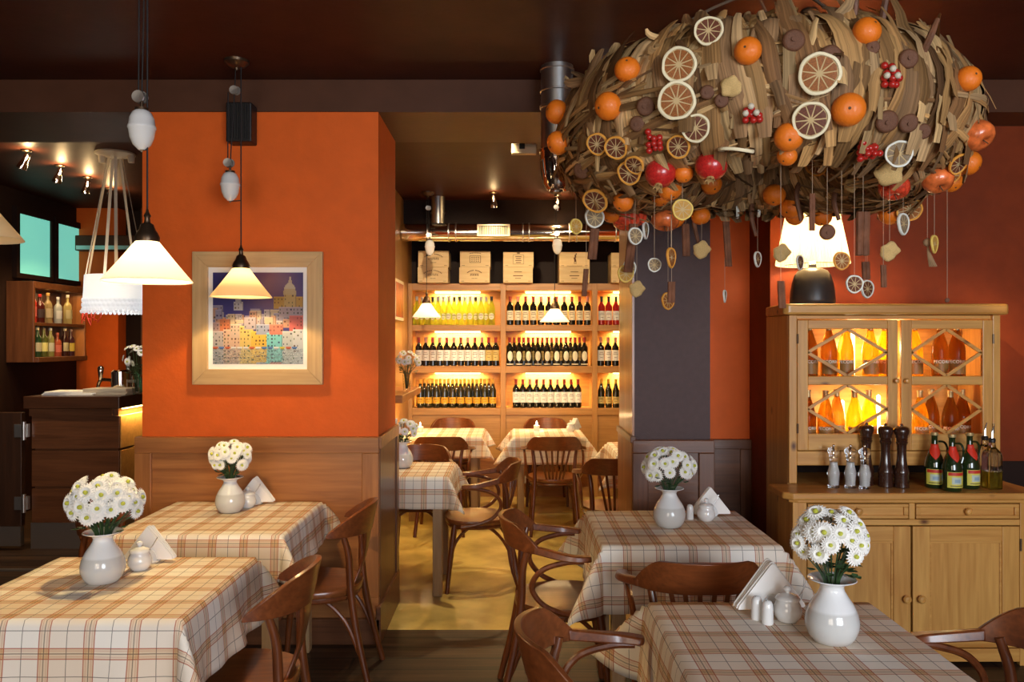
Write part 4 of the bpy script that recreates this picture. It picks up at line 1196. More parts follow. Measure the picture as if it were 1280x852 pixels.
# ================================================================== table settings
PETALM = MB(); 
def daisy_mesh(n=19, rad=.034, two=True):
    m = MB()
    for lay in range(2 if two else 1):
        for k in range(n):
            a = 2 * PI * (k + .5 * lay) / n
            L_ = rad * (1 - .14 * lay); w_ = rad * .155
            d = Vector((math.cos(a), math.sin(a), 0)); s = Vector((-math.sin(a), math.cos(a), 0)); up = Vector((0, 0, 1))
            z1 = .004 + .005 * lay; 
            m.add([d * .004, d * L_ * .55 + s * w_ + up * z1, d * L_ + up * (z1 * .5 - .002), d * L_ * .55 - s * w_ + up * z1, d * L_ * .55 + up * (z1 - .002)], [(0, 4, 1), (1, 4, 2), (2, 4, 3), (3, 4, 0)])
    return m
_dm = daisy_mesh().build('daisy', M['petal'], None, smooth=True)
_cm = MB().lathe([(.0068, .003), (.006, .010), (.003, .012), (0, .0125)], 12).build('flower_centre', M['pollen'], None)
DAISY, CENTRE = _dm.data, _cm.data
bpy.data.objects.remove(_dm); bpy.data.objects.remove(_cm)
def bouquet(x, y, z, w_, h, n, label, seed, group='daisy bouquets in the table vases', stemlow=-.10):
    rr = random.Random(seed)
    t = thing('daisy_bouquet', label, 'flowers', (x, y, z), 0, group)
    heads = []
    tries = 0
    while len(heads) < n and tries < 4000:
        tries += 1
        a = rr.uniform(0, 2 * PI); sn = rr.uniform(-.42, 1.0); cs = math.sqrt(max(0, 1 - sn * sn)); k_ = rr.uniform(.78, 1.06)
        p = Vector((math.cos(a) * cs * w_ * .44 * k_, math.sin(a) * cs * w_ * .44 * k_, h * .52 + h * .43 * sn * k_))
        if all((p - q).length > .0265 * (w_ / .25) for q, _ in heads): heads.append((p, a))
    m = MB()
    for p, a in heads:
        m.tube([(p.x * .10, p.y * .10, stemlow), (p.x * .25, p.y * .25, 0.0), (p.x * .7, p.y * .7, p.z * .6), (p.x, p.y, p.z)], .0016, 5, 4)
    m.build('stems', M['leaf'], t)
    m = MB()
    for k in range(26):
        a = rr.uniform(0, 2 * PI); rad = rr.uniform(.03, .62) * w_ / 2; zc = rr.uniform(.006, h * .36)
        c = Vector((math.cos(a) * rad, math.sin(a) * rad, zc)); d = Vector((math.cos(a), math.sin(a), rr.uniform(-.3, .6))).normalized(); s = d.cross(Vector((0, 0, 1))).normalized(); L_ = rr.uniform(.025, .05)
        up = s.cross(d)
        o0 = [c, c + d * L_ * .3 + s * .012, c + d * L_ * .45 + s * .007, c + d * L_ * .7 + s * .012, c + d * L_, c + d * L_ * .7 - s * .012, c + d * L_ * .45 - s * .007, c + d * L_ * .3 - s * .012, c + d * L_ * .5 - up * .006]
        m.add(o0, [(0, 8, 1), (1, 8, 2), (2, 8, 3), (3, 8, 4), (4, 8, 5), (5, 8, 6), (6, 8, 7), (7, 8, 0)])
    m.build('leaves', M['leaf'], t)
    for p, a in heads:
        o = bpy.data.objects.new('daisy', DAISY); C.objects.link(o); o.parent = t; o.location = p
        d = Vector((p.x * 1.1, p.y * 1.1 - w_ * .26, (p.z - h * .45) * 1.2)).normalized()
        o.rotation_euler = d.to_track_quat('Z', 'Y').to_euler(); o.scale = [rr.uniform(.82, 1.12) * (w_ / .25) ** .4] * 3
        c = bpy.data.objects.new('flower_centre', CENTRE); C.objects.link(c); c.parent = o
        c['label'] = 'yellow-green flower centre'
    return t
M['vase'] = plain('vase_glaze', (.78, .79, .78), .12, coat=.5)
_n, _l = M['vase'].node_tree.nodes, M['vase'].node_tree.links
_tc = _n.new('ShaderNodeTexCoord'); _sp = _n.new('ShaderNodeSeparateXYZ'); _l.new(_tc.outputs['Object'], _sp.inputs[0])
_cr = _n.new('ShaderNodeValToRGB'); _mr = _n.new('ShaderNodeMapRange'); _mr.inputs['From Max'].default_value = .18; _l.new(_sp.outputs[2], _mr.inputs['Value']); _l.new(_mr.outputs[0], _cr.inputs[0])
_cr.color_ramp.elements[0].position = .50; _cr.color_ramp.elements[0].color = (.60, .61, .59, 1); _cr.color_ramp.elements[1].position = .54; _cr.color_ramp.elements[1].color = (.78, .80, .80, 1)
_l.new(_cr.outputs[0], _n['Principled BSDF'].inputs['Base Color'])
VASE = [(.0, .004), (.040, .0), (.052, .004), (.064, .020), (.0725, .045), (.073, .062), (.068, .085), (.056, .110), (.042, .130), (.033, .146), (.0315, .156), (.038, .164), (.056, .171), (.066, .176), (.0645, .178), (.052, .1735), (.031, .164), (.027, .155), (.030, .142), (.05, .10), (.05, .09)]
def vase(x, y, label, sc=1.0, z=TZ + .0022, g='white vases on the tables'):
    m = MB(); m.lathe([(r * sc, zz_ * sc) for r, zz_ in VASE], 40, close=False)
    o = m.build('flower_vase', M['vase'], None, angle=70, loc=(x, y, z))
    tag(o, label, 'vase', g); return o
def sugar(x, y, label, spoon=True):
    t = thing('sugar_bowl', label, 'bowl', (x, y, TZ + .0022), 0, 'white sugar bowls')
    m = MB(); m.lathe([(0, .003), (.026, 0), (.030, .004), (.041, .020), (.043, .034), (.038, .050), (.033, .060), (.034, .066), (.030, .066), (.0, .05)], 28, close=False); m.build('bowl', M['ceramic'], t, angle=60)
    m = MB(); m.lathe([(.036, .066), (.037, .069), (.030, .077), (.014, .083), (.006, .085), (.006, .088), (.011, .093), (.012, .098), (.008, .104), (0, .106)], 28); m.build('lid', M['ceramic'], t, angle=60)
    if spoon:
        m = MB(); m.tube([(.028, .0, .066), (.048, .006, .092), (.062, .012, .118)], [.002, .0022, .003], 6); m.build('spoon_handle', M['steel'], t)
def shaker(x, y, label):
    t = thing('salt_shaker', label, 'shaker', (x, y, TZ + .0022), 0, 'small white salt and pepper shakers')
    m = MB(); m.lathe([(0, .001), (.016, 0), (.0178, .004), (.0165, .045), (.0150, .060), (.011, .068), (.0, .0715)], 24); m.build('body', M['ceramic'], t, angle=60)
    m = MB()
    for k in range(5): m.ball((.005 * math.cos(k * 1.256), .005 * math.sin(k * 1.256), .0698), .0011, 6)
    m.build('holes', M['black'], t)
def napkins(x, y, rz, where, size=.135):
    t = thing('napkin_holder', 'white ceramic napkin holder ' + where, 'holder', (x, y, TZ + .0022), rz, 'ceramic napkin holders')
    m = MB(); m.lathe([(0, .002), (.034, 0), (.040, .006), (.040, .010), (.0, .012)], 24); m.build('base', M['ceramic'], t)
    for s in (-1, 1):
        m = MB(); pts = [(.036 * math.cos(PI * k / 14), .010 + .048 * math.sin(PI * k / 14)) for k in range(15)]
        m.add([(p[0], s * .022 - .002, p[1]) for p in pts] + [(p[0], s * .022 + .002, p[1]) for p in pts], [tuple(range(15)), tuple(range(29, 14, -1))] + [(k, k + 15, (k + 1) % 15 + 15, (k + 1) % 15) for k in range(15)])
        m.build('cheek', M['ceramic'], t)
    rr = random.Random(int(x * 100))
    for k in range(5):
        m = MB(); s_ = size * rr.uniform(.96, 1.03); yy = (k - 2) * .0072
        z0 = .0125
        # a square napkin folded to a triangle, long edge down: soft rounded corners
        prof = [(-s_ * .72, 0), (-s_ * .69, -.0), (s_ * .69, 0), (s_ * .72, .004), (s_ * .70, .012), (s_ * .05, s_ * .90), (0, s_ * .93), (-s_ * .05, s_ * .90), (-s_ * .70, .012)]
        vv = [(p[0], yy - .0022 + .010 * (p[1] / s_) * (k - 2) * .4, z0 + p[1]) for p in prof] + [(p[0], yy + .0022 + .010 * (p[1] / s_) * (k - 2) * .4, z0 + p[1]) for p in prof]
        n_ = len(prof)
        m.add(vv, [tuple(range(n_)), tuple(range(2 * n_ - 1, n_ - 1, -1))] + [(i, i + n_, (i + 1) % n_ + n_, (i + 1) % n_) for i in range(n_)])
        o = m.build('napkin', M['napkin'], None, smooth=False, bevel=.0012, loc=(x, y, TZ + .0022)); o.rotation_euler = (0, rr.uniform(-.02, .02), rz)
        tag(o, 'white napkin folded to a triangle in the holder ' + where, 'napkin', 'napkins in the holder ' + where)
VH = .178
# front left
vase(-1.432, 2.80, 'white vase of daisies on the front left table'); bouquet(-1.432, 2.80, TZ + VH, .265, .20, 46, 'white daisy bouquet in the vase on the front left table', 11)
sugar(-1.375, 2.955, 'white lidded sugar bowl on the front left table'); napkins(-1.385, 3.06, .0, 'on the front left table')
# at the pier
vase(-1.395, 3.96, 'white vase of daisies on the table against the orange pier', .98); bouquet(-1.395, 3.96, TZ + VH * .98, .215, .18, 44, 'white daisy bouquet in the vase against the orange pier', 12)
sugar(-1.345, 4.07, 'white lidded sugar bowl on the table against the orange pier'); napkins(-1.335, 4.16, .0, 'against the orange pier')
# before the dark pier
vase(.716, 3.64, 'white vase of daisies on the table before the dark pier'); bouquet(.716, 3.64, TZ + VH, .25, .185, 44, 'white daisy bouquet in the vase before the dark pier', 13)
sugar(.915, 3.77, 'white lidded sugar bowl on the table before the dark pier'); shaker(.845, 3.80, 'white shaker beside the sugar bowl before the dark pier'); napkins(.955, 3.87, -.0, 'before the dark pier')
# front right
vase(.898, 2.245, 'white vase of daisies on the front right table'); bouquet(.898, 2.245, TZ + VH, .225, .20, 38, 'white daisy bouquet in the vase on the front right table', 14)
sugar(.830, 2.41, 'white lidded sugar bowl on the front right table'); shaker(.762, 2.385, 'nearer white shaker on the front right table, next to the sugar bowl'); shaker(.742, 2.425, 'farther white shaker on the front right table, beside the napkins'); napkins(.805, 2.50, .12, 'on the front right table', .155)
# wine room
vase(-.735, 5.36, 'white vase on the small table just inside the wine room', 1.0); bouquet(-.735, 5.36, TZ + VH, .21, .16, 18, 'daisy bouquet on the small table just inside the wine room', 15)
def tumbler(x, y, z, h, r, label, cat='glass'):
    m = MB(); m.lathe([(0, .003), (r * .8, 0), (r, h), (r - .003, h), (r * .74, .008), (0, .008)], 20, close=False)
    o = m.build('glass_vase', plain('clear_glass', (.9, .95, .92), .03, trans=1.0, ior=1.3) if 'clear_glass' not in bpy.data.materials else bpy.data.materials['clear_glass'], None, angle=60, loc=(x, y, z)); tag(o, label, cat); return o
tumbler(-.895, 6.80, 1.191, .14, .035, 'clear glass of flowers on the wine room ledge'); bouquet(-.895, 6.80, 1.331, .24, .20, 20, 'cream flower bouquet in the glass on the wine room ledge', 16, 'daisy bouquets in the table vases', -.12)
tumbler(-3.01, 6.42, 1.186, .15, .04, 'clear glass of flowers on the bar counter'); bouquet(-3.01, 6.42, 1.336, .24, .26, 16, 'tall white flower bouquet in the glass on the bar counter', 17, 'daisy bouquets in the table vases', -.13)
def candle(x, y, label):
    t = thing('candle', label, 'candle', (x, y, TZ + .0022))
    m = MB(); m.lathe([(0, .002), (.026, 0), (.030, .05), (.027, .05), (.022, .02), (0, .02)], 18, close=False); m.build('holder', M['ceramic'], t)
    m = MB(); m.lathe([(0, .045), (.008, .055), (.006, .075), (0, .095)], 10); m.build('flame', M['bulb'], t)
    point('candle_light', (x, y, TZ + .15), 2.2, WARM, .02)
candle(-.86, 7.5, 'lit candle on the left back table in the wine room'); candle(.235, 7.62, 'lit candle on the middle back table in the wine room')
shaker(-.915, 7.62, 'white shaker beside the candle on the left back table')
sugar(.555, 7.55, 'white sugar bowl on the middle back table in the wine room', False)
napkins(.63 - .02, 7.70, .9, 'on the middle back table', .11)

# ================================================================== pine dresser
DX0, DX1, DY0, DY1, CZ = 1.39, 2.56, 3.96, 4.58, .86
UX0, UX1, UY0, UY1 = 1.455, 2.565, 4.20, 4.58
t = thing('dresser', 'aged pine dresser with a lit lattice-door top and two drawers below', 'dresser', (DX0, DY0, 0))
W2, DP = DX1 - DX0, DY1 - DY0
def P(name, mat, *boxes, parent=None, bevel=.004):
    r_ = [MB().box(*b_).build(name, mat, parent or t, smooth=False, bevel=bevel) for b_ in boxes]
    return r_[0]
def pempty(name):
    o = bpy.data.objects.new(name, None); C.objects.link(o); o.parent = t; return o
# base
P('side_panel', M['pinev'], (0, .022, .03, .235, 0, CZ - .035)); P('side_panel', M['pinev'], (W2 - .022, W2, .02, DP, 0, CZ - .035))
P('back_panel', M['pine'], (.088, W2 - .022, DP - .02, DP, .06, CZ - .04)); P('bottom_board', M['pine'], (.068, W2 - .022, .03, DP - .02, .06, .085))
xm = W2 / 2 + .01
P('stile', M['pinev'], (0, .07, 0, .03, 0, CZ - .035)); P('stile', M['pinev'], (W2 - .045, W2, 0, .03, 0, CZ - .035))
P('rail', M['pine'], (.07, W2 - .045, .0, .03, .695, .725)); P('rail', M['pine'], (.07, W2 - .045, .0, .03, .02, .085)); P('rail', M['pine'], (.07, W2 - .045, .0, .03, CZ - .055, CZ - .035))
P('stile', M['pinev'], (xm - .018, xm + .012, .002, .03, .725, CZ - .055))
m = MB(); oc = []
x0, x1, y0, y1, c = -.048, W2 + .075, -.032, DP - .003, .04
m.prism([(x0 + c, y0), (x1 - c * .3, y0), (x1, y0 + c * .3), (x1, y1), (.09, y1), (.09, .238), (x0, .238), (x0, y0 + c)], CZ - .035, CZ); m.build('counter_top', M['pine'], t, smooth=False, bevel=.010)
m = MB(); m.prism([(x0 + c + .03, y0 + .02), (x1 - .05, y0 + .02), (x1 - .04, y1 - .03), (.09, y1 - .03), (.09, .236), (x0 + .03, .236), (x0 + .03, y0 + c)], CZ - .052, CZ - .0352); m.build('moulding', M['pine'], t, smooth=False, bevel=.006)
def knob(x, y, z, parent, r=.017, ax='Y'):
    m = MB(); m.lathe([(.008, 0), (.008, .010), (r, .016), (r * 1.06, .024), (r * .8, .031), (r * .45, .032), (r * .40, .030), (0, .031)], 18, M=Matrix.Translation((x, y, z)) @ Matrix.Rotation(R(90), 4, 'X'))
    m.build('knob', M['pine'], parent)
for x0, x1 in ((.075, xm - .022), (xm + .016, W2 - .049)):
    d = P('drawer', M['pine'], (x0, x1, .010, .024, .729, CZ - .059), bevel=.003)
    P('drawer_moulding', M['pine'], (x0, x1, -.001, .012, .729, .745), (x0, x1, -.001, .012, CZ - .075, CZ - .059), (x0, x0 + .022, -.001, .012, .745, CZ - .075), (x1 - .022, x1, -.001, .012, .745, CZ - .075), parent=d, bevel=.003)
    P('drawer_box', M['pine'], (x0 + .02, x1 - .01, .024, DP - .05, .735, CZ - .07), parent=d, bevel=0)
    knob((x0 + x1) / 2, .010, (.729 + CZ - .059) / 2, d)
for i, (x0, x1) in enumerate(((.073, xm - .010), (xm + .0, W2 - .047))):
    d = P('door', M['pinev'], (x0 + .08, x1 - .08, .012, .018, .16, .62), bevel=0)
    P('door_stile', M['pinev'], (x0, x0 + .085, .0, .022, .09, .690), (x1 - .085, x1, .0, .022, .09, .690), parent=d)
    P('door_rail', M['pine'], (x0 + .085, x1 - .085, .001, .022, .615, .690), (x0 + .085, x1 - .085, .001, .022, .09, .165), parent=d)
    P('bead', M['pine'], (x0 + .085, x1 - .085, .006, .012, .605, .615), (x0 + .085, x0 + .095, .006, .012, .165, .605), (x1 - .095, x1 - .085, .006, .012, .165, .605), parent=d, bevel=.002)
    knob(x1 - .028 if i == 0 else x0 + .035, 0, .335, d, .019)
    hx = x0 - .004 if i == 0 else x1 + .004
    for z in (.60, .18): MB().tube([(hx, -.003, z - .03), (hx, -.003, z + .03)], .005, 8).build('hinge', M['brassy'], d)
# upper case (local coordinates relative to the dresser)
ux0, ux1, uy0, uy1 = UX0 - DX0, UX1 - DX0, UY0 - DY0, UY1 - DY0
zt = 1.745; zb_ = .955
P('upper_side', M['pinev'], (ux0, ux0 + .022, uy0 + .026, uy1, 0, zt)); P('upper_side', M['pinev'], (ux1 - .022, ux1, uy0 + .02, uy1, CZ + .0005, zt))
P('upper_back', M['pine'], (ux0 + .022, ux1 - .022, uy1 - .016, uy1, zb_, zt))
P('upper_stile', M['pinev'], (ux0, ux0 + .042, uy0, uy0 + .025, CZ + .0005, zt)); P('upper_stile', M['pinev'], (ux1 - .040, ux1, uy0, uy0 + .025, CZ + .0005, zt))
P('upper_bottom', M['pine'], (ux0 + .022, ux1 - .022, uy0 + .026, uy1 - .016, 1.030, 1.052)); P('upper_shelf', M['pine'], (ux0 + .022, ux1 - .022, uy0 + .05, uy1 - .016, 1.388, 1.408)); P('upper_top', M['pine'], (ux0 + .022, ux1 - .022, uy0 + .02, uy1 - .016, zt - .022, zt - .001))
P('upper_rail', M['pine'], (ux0 + .042, ux1 - .040, uy0, uy0 + .025, zb_, 1.030))
m = MB(); a, b_ = ux0 - .035, ux1 + .035
m.prism([(a + .02, uy0 - .035), (b_ - .02, uy0 - .035), (b_, uy0 - .015), (b_, uy1), (a + .03, uy1), (a, uy0 - .01)], zt + .001, zt + .058); m.build('cornice', M['pine'], t, smooth=False, bevel=.012)
def lattice(d, x0, x1, z0, z1, y):
    m = MB(); xc, zc = (x0 + x1) / 2, (z0 + z1) / 2
    for a_, b2 in (((x0, zc), (xc, z1)), ((xc, z1), (x1, zc)), ((x1, zc), (xc, z0)), ((xc, z0), (x0, zc))):
        m.bar((a_[0], y, a_[1]), (b2[0], y, b2[1]), .010, .016, (0, 0, 1))
    return m.build('lattice', M['pine'], d, smooth=False)
dm = ux0 + .042 + (1118 - 990) / 1000 * 4.2
for i, (x0, x1) in enumerate(((ux0 + .044, dm - .009), (dm + .009, ux1 - .042))):
    ov = 0
    d = pempty('lattice_door')
    P('door_stile', M['pinev'], (x0, x0 + .056, uy0 - .002, uy0 + .022, 1.034, zt - .026), (x1 - .052, x1, uy0 - .002, uy0 + .022, 1.034, zt - .026), parent=d)
    z1, z2, z3, z4 = 1.034, 1.122, 1.378, 1.424
    P('door_rail', M['pine'], (x0 + .056, x1 - .052, uy0 - .001, uy0 + .022, z1, z2), (x0 + .056, x1 - .052, uy0 - .001, uy0 + .022, z3, z4), (x0 + .056, x1 - .052, uy0 - .001, uy0 + .022, 1.672, zt - .026), parent=d)
    lattice(d, x0 + .056, x1 - .052, z2, z3, uy0 + .012); lattice(d, x0 + .056, x1 - .052, z4, 1.672, uy0 + .012)
    knob(x1 - .016 if i == 0 else x0 + .020, uy0 - .002, 1.40, d, .013)
    hx = x0 - .001 if i == 0 else x1 + .001
    for z in (1.62, 1.15): MB().tube([(hx, uy0 - .006, z - .025), (hx, uy0 - .006, z + .025)], .005, 8).build('hinge', M['brassy'], d)
# lights inside the top: upright glowing tubes behind the bottles
for lx, z0, z1 in ((1066, 1.42, 1.66), (1117, 1.42, 1.68), (1053, 1.06, 1.27), (1098, 1.06, 1.30), (1216, 1.42, 1.62)):
    x = (lx - 640) / FPX * 4.50
    lm = MB(); lm.lathe([(0, z0), (.011, z0 + .001), (.011, z1), (0, z1 + .01)], 12, (x - DX0, 4.50 - DY0, 0)); lm.build('light_tube', M['tubeglow'], t)
    point('cabinet_light', (x, 4.47, (z0 + z1) / 2 + .03), 2.6, (1.0, .80, .44), .03)

# ------------------------------------------------------------------ bottles behind the lattice
M['amber'] = glassy('amber_wine_glass', (.85, .50, .05), .05, .6)
M['brownglass'] = glassy('brown_wine_glass', (.46, .20, .035), .05, .5)
M['paleamber'] = glassy('yellow_wine_glass', (.95, .68, .05), .05, .65)
BURG = [(0, .018), (.012, .016), (.034, .0), (.040, .004), (.0425, .012), (.0425, .145), (.040, .168), (.032, .200), (.023, .228), (.0155, .252), (.0145, .262), (.0145, .285), (.0162, .287), (.0162, .294), (0, .295)]
CORK = plain('bottle_foil', (.50, .36, .16), .35, metal=.4)
LBL = plain('clear_print_label', (.30, .15, .035), .5)
LTR = plain('pale_lettering', (.95, .90, .76), .6)
tm = text_mesh('PECORINO', .0235)
for vtx in tm.vertices:         # wrap the word round the bottle
    x, y = vtx.co.x, vtx.co.y; a = x / .0432; r_ = .0436
    vtx.co = (r_ * math.sin(a), -r_ * math.cos(a), .088 + y)
tm.materials.append(LTR)
def pecorino(u, y, z, mat, label, sc=1.0, rz=0.0, tilt=0.0):
    m = MB(); m.lathe(BURG, 28); o = m.build('wine_bottle', M[mat], None, angle=50, loc=((u - 640) / FPX * y, y, z)); o.scale = (sc, sc, sc); o.rotation_euler = (0, tilt, rz)
    tag(o, label, 'bottle', 'white wines behind the lattice doors')
    m = MB(); m.lathe([(.0431, .022), (.0431, .098)], 22, a0=-PI / 2 - 1.25, a1=-PI / 2 + 1.25, close=False); l = m.build('label', LBL, o)
    x = bpy.data.objects.new('lettering', tm); C.objects.link(x); x.parent = l
    m = MB(); m.lathe([(.0150, .255), (.0150, .284), (.0166, .286), (.0166, .2955), (0, .296)], 16); m.build('foil_capsule', CORK, o)
zU, zL = 1.409, 1.0535
for u, y, m_, lab, rz in ((1012, 4.33, 'brownglass', 'brown wine bottle at the far left of the upper lattice shelf', .2), (1036, 4.32, 'brownglass', 'amber wine bottle, second on the upper shelf behind the left lattice door', .0), (1057, 4.30, 'amber', 'amber wine bottle beside the bright tube on the upper left lattice shelf', .1),
                     (1088, 4.31, 'amber', 'amber wine bottle right of the bright tube on the upper left lattice shelf', -.1), (1106, 4.36, 'paleamber', 'yellow wine bottle at the right stile of the upper left lattice door', .1),
                     (1143, 4.33, 'amber', 'amber wine bottle at the left of the upper right lattice door', .3), (1175, 4.32, 'brownglass', 'brown wine bottle in the middle of the upper right lattice door', .1), (1196, 4.32, 'brownglass', 'brown wine bottle right of centre in the upper right lattice door', -.2)):
    pecorino(u, y, zU, m_, lab, 1.0, rz)
for u, y, m_, lab, rz in ((1010, 4.33, 'brownglass', 'brown wine bottle at the far left of the lower lattice shelf', .1), (1032, 4.31, 'amber', 'amber wine bottle, second on the lower shelf behind the left lattice door', .0), (1046, 4.40, 'brownglass', 'amber wine bottle in the back row of the lower left lattice door', -.1),
                     (1068, 4.31, 'paleamber', 'bright yellow wine bottle in the lower left lattice door', .1), (1086, 4.36, 'paleamber', 'yellow wine bottle near the pepper mills in the lower left lattice door', -.1),
                     (1150, 4.31, 'amber', 'amber wine bottle at the left of the lower right lattice door', .2), (1164, 4.41, 'brownglass', 'brown wine bottle in the back row of the lower right lattice door', .0), (1188, 4.31, 'brownglass', 'dark brown wine bottle in the middle of the lower right lattice door', .0), (1203, 4.40, 'brownglass', 'brown wine bottle at the back right of the lower right lattice door', .0)):
    pecorino(u, y, zL, m_, lab, .98, rz)

# ------------------------------------------------------------------ things on the dresser counter
M['acrylic'] = plain('clear_acrylic', (.96, .97, .96), .04, trans=1.0, ior=1.4)
M['salt'] = plain('white_salt', (.86, .86, .84), .9)
M['mill'] = wood('dark_mill_wood', (.030, .010, .006), (.060, .022, .011), 'Z', 1.0, .2, coat=.6, bump=.03)
def salt_mill(u, D, fill, label):
    t = thing('salt_mill', label, 'mill', ((u - 640) / FPX * D, D, CZ + .001), 0, 'clear salt mills on the dresser')
    m = MB(); m.lathe([(.0, .0), (.028, 0), (.029, .008), (.024, .02), (.026, .026), (.024, .032), (.027, .04), (.027, .055), (.030, .062), (.031, .075), (.026, .090), (.020, .115), (.019, .140), (.021, .152), (.0, .153)], 24); m.build('body', M['acrylic'], t, angle=50)
    m = MB(); m.lathe([(.0, .155), (.020, .154), (.022, .160), (.019, .166), (.026, .172), (.030, .184), (.026, .197), (.014, .205), (.0, .206)], 24); m.build('head', M['acrylic'], t, angle=50)
    m = MB(); m.ball((0, 0, .213), .0075, 10); m.lathe([(.004, .15), (.004, .21)], 8); m.build('knob', M['chrome'], t)
    m = MB(); m.lathe([(0, .012), (.019, .012), (.0195, .05), (.021, .085), (.017, .110), (.0165, .10 + .03 * fill), (0, .102 + .03 * fill)], 18); m.build('salt', M['salt'], t)
salt_mill(1042, 4.09, 1, 'clear salt mill full of white salt, leftmost on the dresser'); salt_mill(1063, 4.08, 1, 'clear salt mill full of white salt, middle of the three'); salt_mill(1081, 4.06, .6, 'clear salt mill next to the dark pepper mills')
def pepper_mill(u, D, label):
    t = thing('pepper_mill', label, 'mill', ((u - 640) / FPX * D, D, CZ + .001), 0, 'dark wooden pepper mills on the dresser')
    m = MB(); m.lathe([(0, 0), (.036, 0), (.037, .006), (.034, .02), (.037, .030), (.034, .040), (.037, .05), (.034, .06), (.038, .072), (.037, .084), (.029, .105), (.024, .14), (.022, .18), (.024, .215), (.028, .224), (.0, .225)], 26); m.build('body', M['mill'], t, angle=50)
    m = MB(); m.lathe([(0, .227), (.029, .226), (.031, .232), (.027, .237), (.031, .243), (.027, .248), (.031, .254), (.029, .262), (.036, .275), (.038, .29), (.034, .303), (.024, .311), (0, .313)], 26); m.build('head', M['mill'], t, angle=50)
    m = MB(); m.lathe([(.006, .310), (.009, .318), (.006, .325), (0, .326)], 12); m.build('knob', M['chrome'], t)
pepper_mill(1083, 4.16, 'dark pepper mill behind the clear salt mills'); pepper_mill(1107, 4.11, 'dark pepper mill in the middle of the three'); pepper_mill(1127, 4.09, 'dark pepper mill on the right, in front of the lattice seam')
M['oilglass'] = plain('dark_green_oil_glass', (.016, .030, .008), .05, coat=.6)
M['redcloth'] = plain('red_neck_band', (.70, .035, .012), .5)
OILLAB = plain('oil_label', (1, 1, 1), .5, vcol=True)
def oil_bottle(u, D, rz, label):
    t = thing('oil_bottle', label, 'bottle', ((u - 640) / FPX * D, D, CZ + .001), rz, 'dark oil bottles with red neck bands')
    m = MB(); m.lathe([(0, .006), (.040, 0), (.046, .006), (.047, .10), (.046, .125), (.038, .155), (.026, .185), (.017, .205), (.0145, .225), (.0145, .262), (.0175, .264), (.0175, .272), (0, .274)], 26); m.build('body', M['oilglass'], t, angle=50)
    m = MB(); m.tube([(.016, 0, .235), (.044, 0, .232), (.058, 0, .205), (.056, 0, .160), (.046, 0, .130)], .0055, 8); m.build('handle', M['oilglass'], t)
    m = MB(); m.lathe([(.0185, .266), (.019, .270), (.019, .281), (.0, .283)], 18); m.build('cap', CORK, t)
    m = MB()
    def fn(a_, b_):     # pointed red kerchief round the neck
        an = -PI / 2 + (a_ - .5) * 2.5; low = .145 + .048 * abs(a_ - .5) * 2
        z = low + (.222 - low) * b_; prof = ((.125, .0475), (.155, .0395), (.185, .0275), (.205, .0190), (.226, .0162))
        r_ = .0162
        for (za, ra), (zc, rc) in zip(prof, prof[1:]):
            if za <= z <= zc: r_ = ra + (rc - ra) * (z - za) / (zc - za)
        return ((r_ + .0012) * math.cos(an), (r_ + .0012) * math.sin(an), z)
    m.grid(fn, 16, 10); m.build('neck_band', M['redcloth'], t, thick=.0012)
    m = MB(); 
    def strip(z0, z1, a0, a1, c, off): m.lathe([(.0475 + off, z0), (.0475 + off, z1)], 12, a0=-PI / 2 + a0, a1=-PI / 2 + a1, close=False, col=c)
    strip(.020, .098, -1.0, 1.0, (.72, .64, .10), 0); strip(.080, .096, -.9, .9, (.60, .04, .02), .0005); strip(.038, .072, -.55, .45, (.55, .62, .50), .0005); strip(.045, .062, -.3, .3, (.30, .42, .50), .0009); strip(.026, .032, -.7, .7, (.25, .22, .05), .0005)
    m.build('label', OILLAB, t)
oil_bottle(1168, 4.09, -.35, 'dark oil bottle with red neck band, leftmost of the three'); oil_bottle(1190, 4.00, .05, 'dark oil bottle with red neck band, nearest of the three'); oil_bottle(1212, 4.07, .25, 'dark oil bottle with red neck band, beside the square oil dispenser')
M['oil'] = plain('olive_oil', (.60, .46, .04), .05, trans=.85, ior=1.15)
def cruet(u, D, label, fill=.5):
    t = thing('oil_dispenser', label, 'oil dispenser', ((u - 640) / FPX * D, D, CZ + .001), .1, 'square glass oil dispensers')
    hw = .034
    m = MB(); sec = lambda s, z: [(s * hw, -s * hw * .82 * 0 - s * hw, z), (s * hw, s * hw, z), (-s * hw, s * hw, z), (-s * hw, -s * hw, z)]
    v = []; zs = ((.96, 0), (1, .006), (1, .165), (.9, .185), (.42, .21), (.38, .235))
    for s, z in zs: v += sec(s, z)
    f = [(3, 2, 1, 0)] + [(4 * i + k, 4 * i + (k + 1) % 4, 4 * i + 4 + (k + 1) % 4, 4 * i + 4 + k) for i in range(len(zs) - 1) for k in range(4)] + [tuple(4 * (len(zs) - 1) + k for k in range(4))]
    m.add(v, f); m.build('body', M['acrylic'], t, smooth=False, bevel=.004)
    m = MB(); m.box(-hw * .9, hw * .9, -hw * .9, hw * .9, .006, .006 + .165 * fill); m.build('oil', M['oil'], t, smooth=False, bevel=.003)
    m = MB(); m.lathe([(.016, .236), (.017, .25), (.013, .256), (.0, .257)], 16); m.build('stopper', M['black'], t)
    m = MB(); m.tube([(0, 0, .25), (.002, 0, .29), (.008, -.004, .325)], [.006, .0045, .003], 8); m.build('spout', M['chrome'], t)
cruet(1240, 4.05, 'square glass oil dispenser half full of golden oil'); cruet(1231, 4.145, 'glass oil dispenser standing behind the golden one', .2)

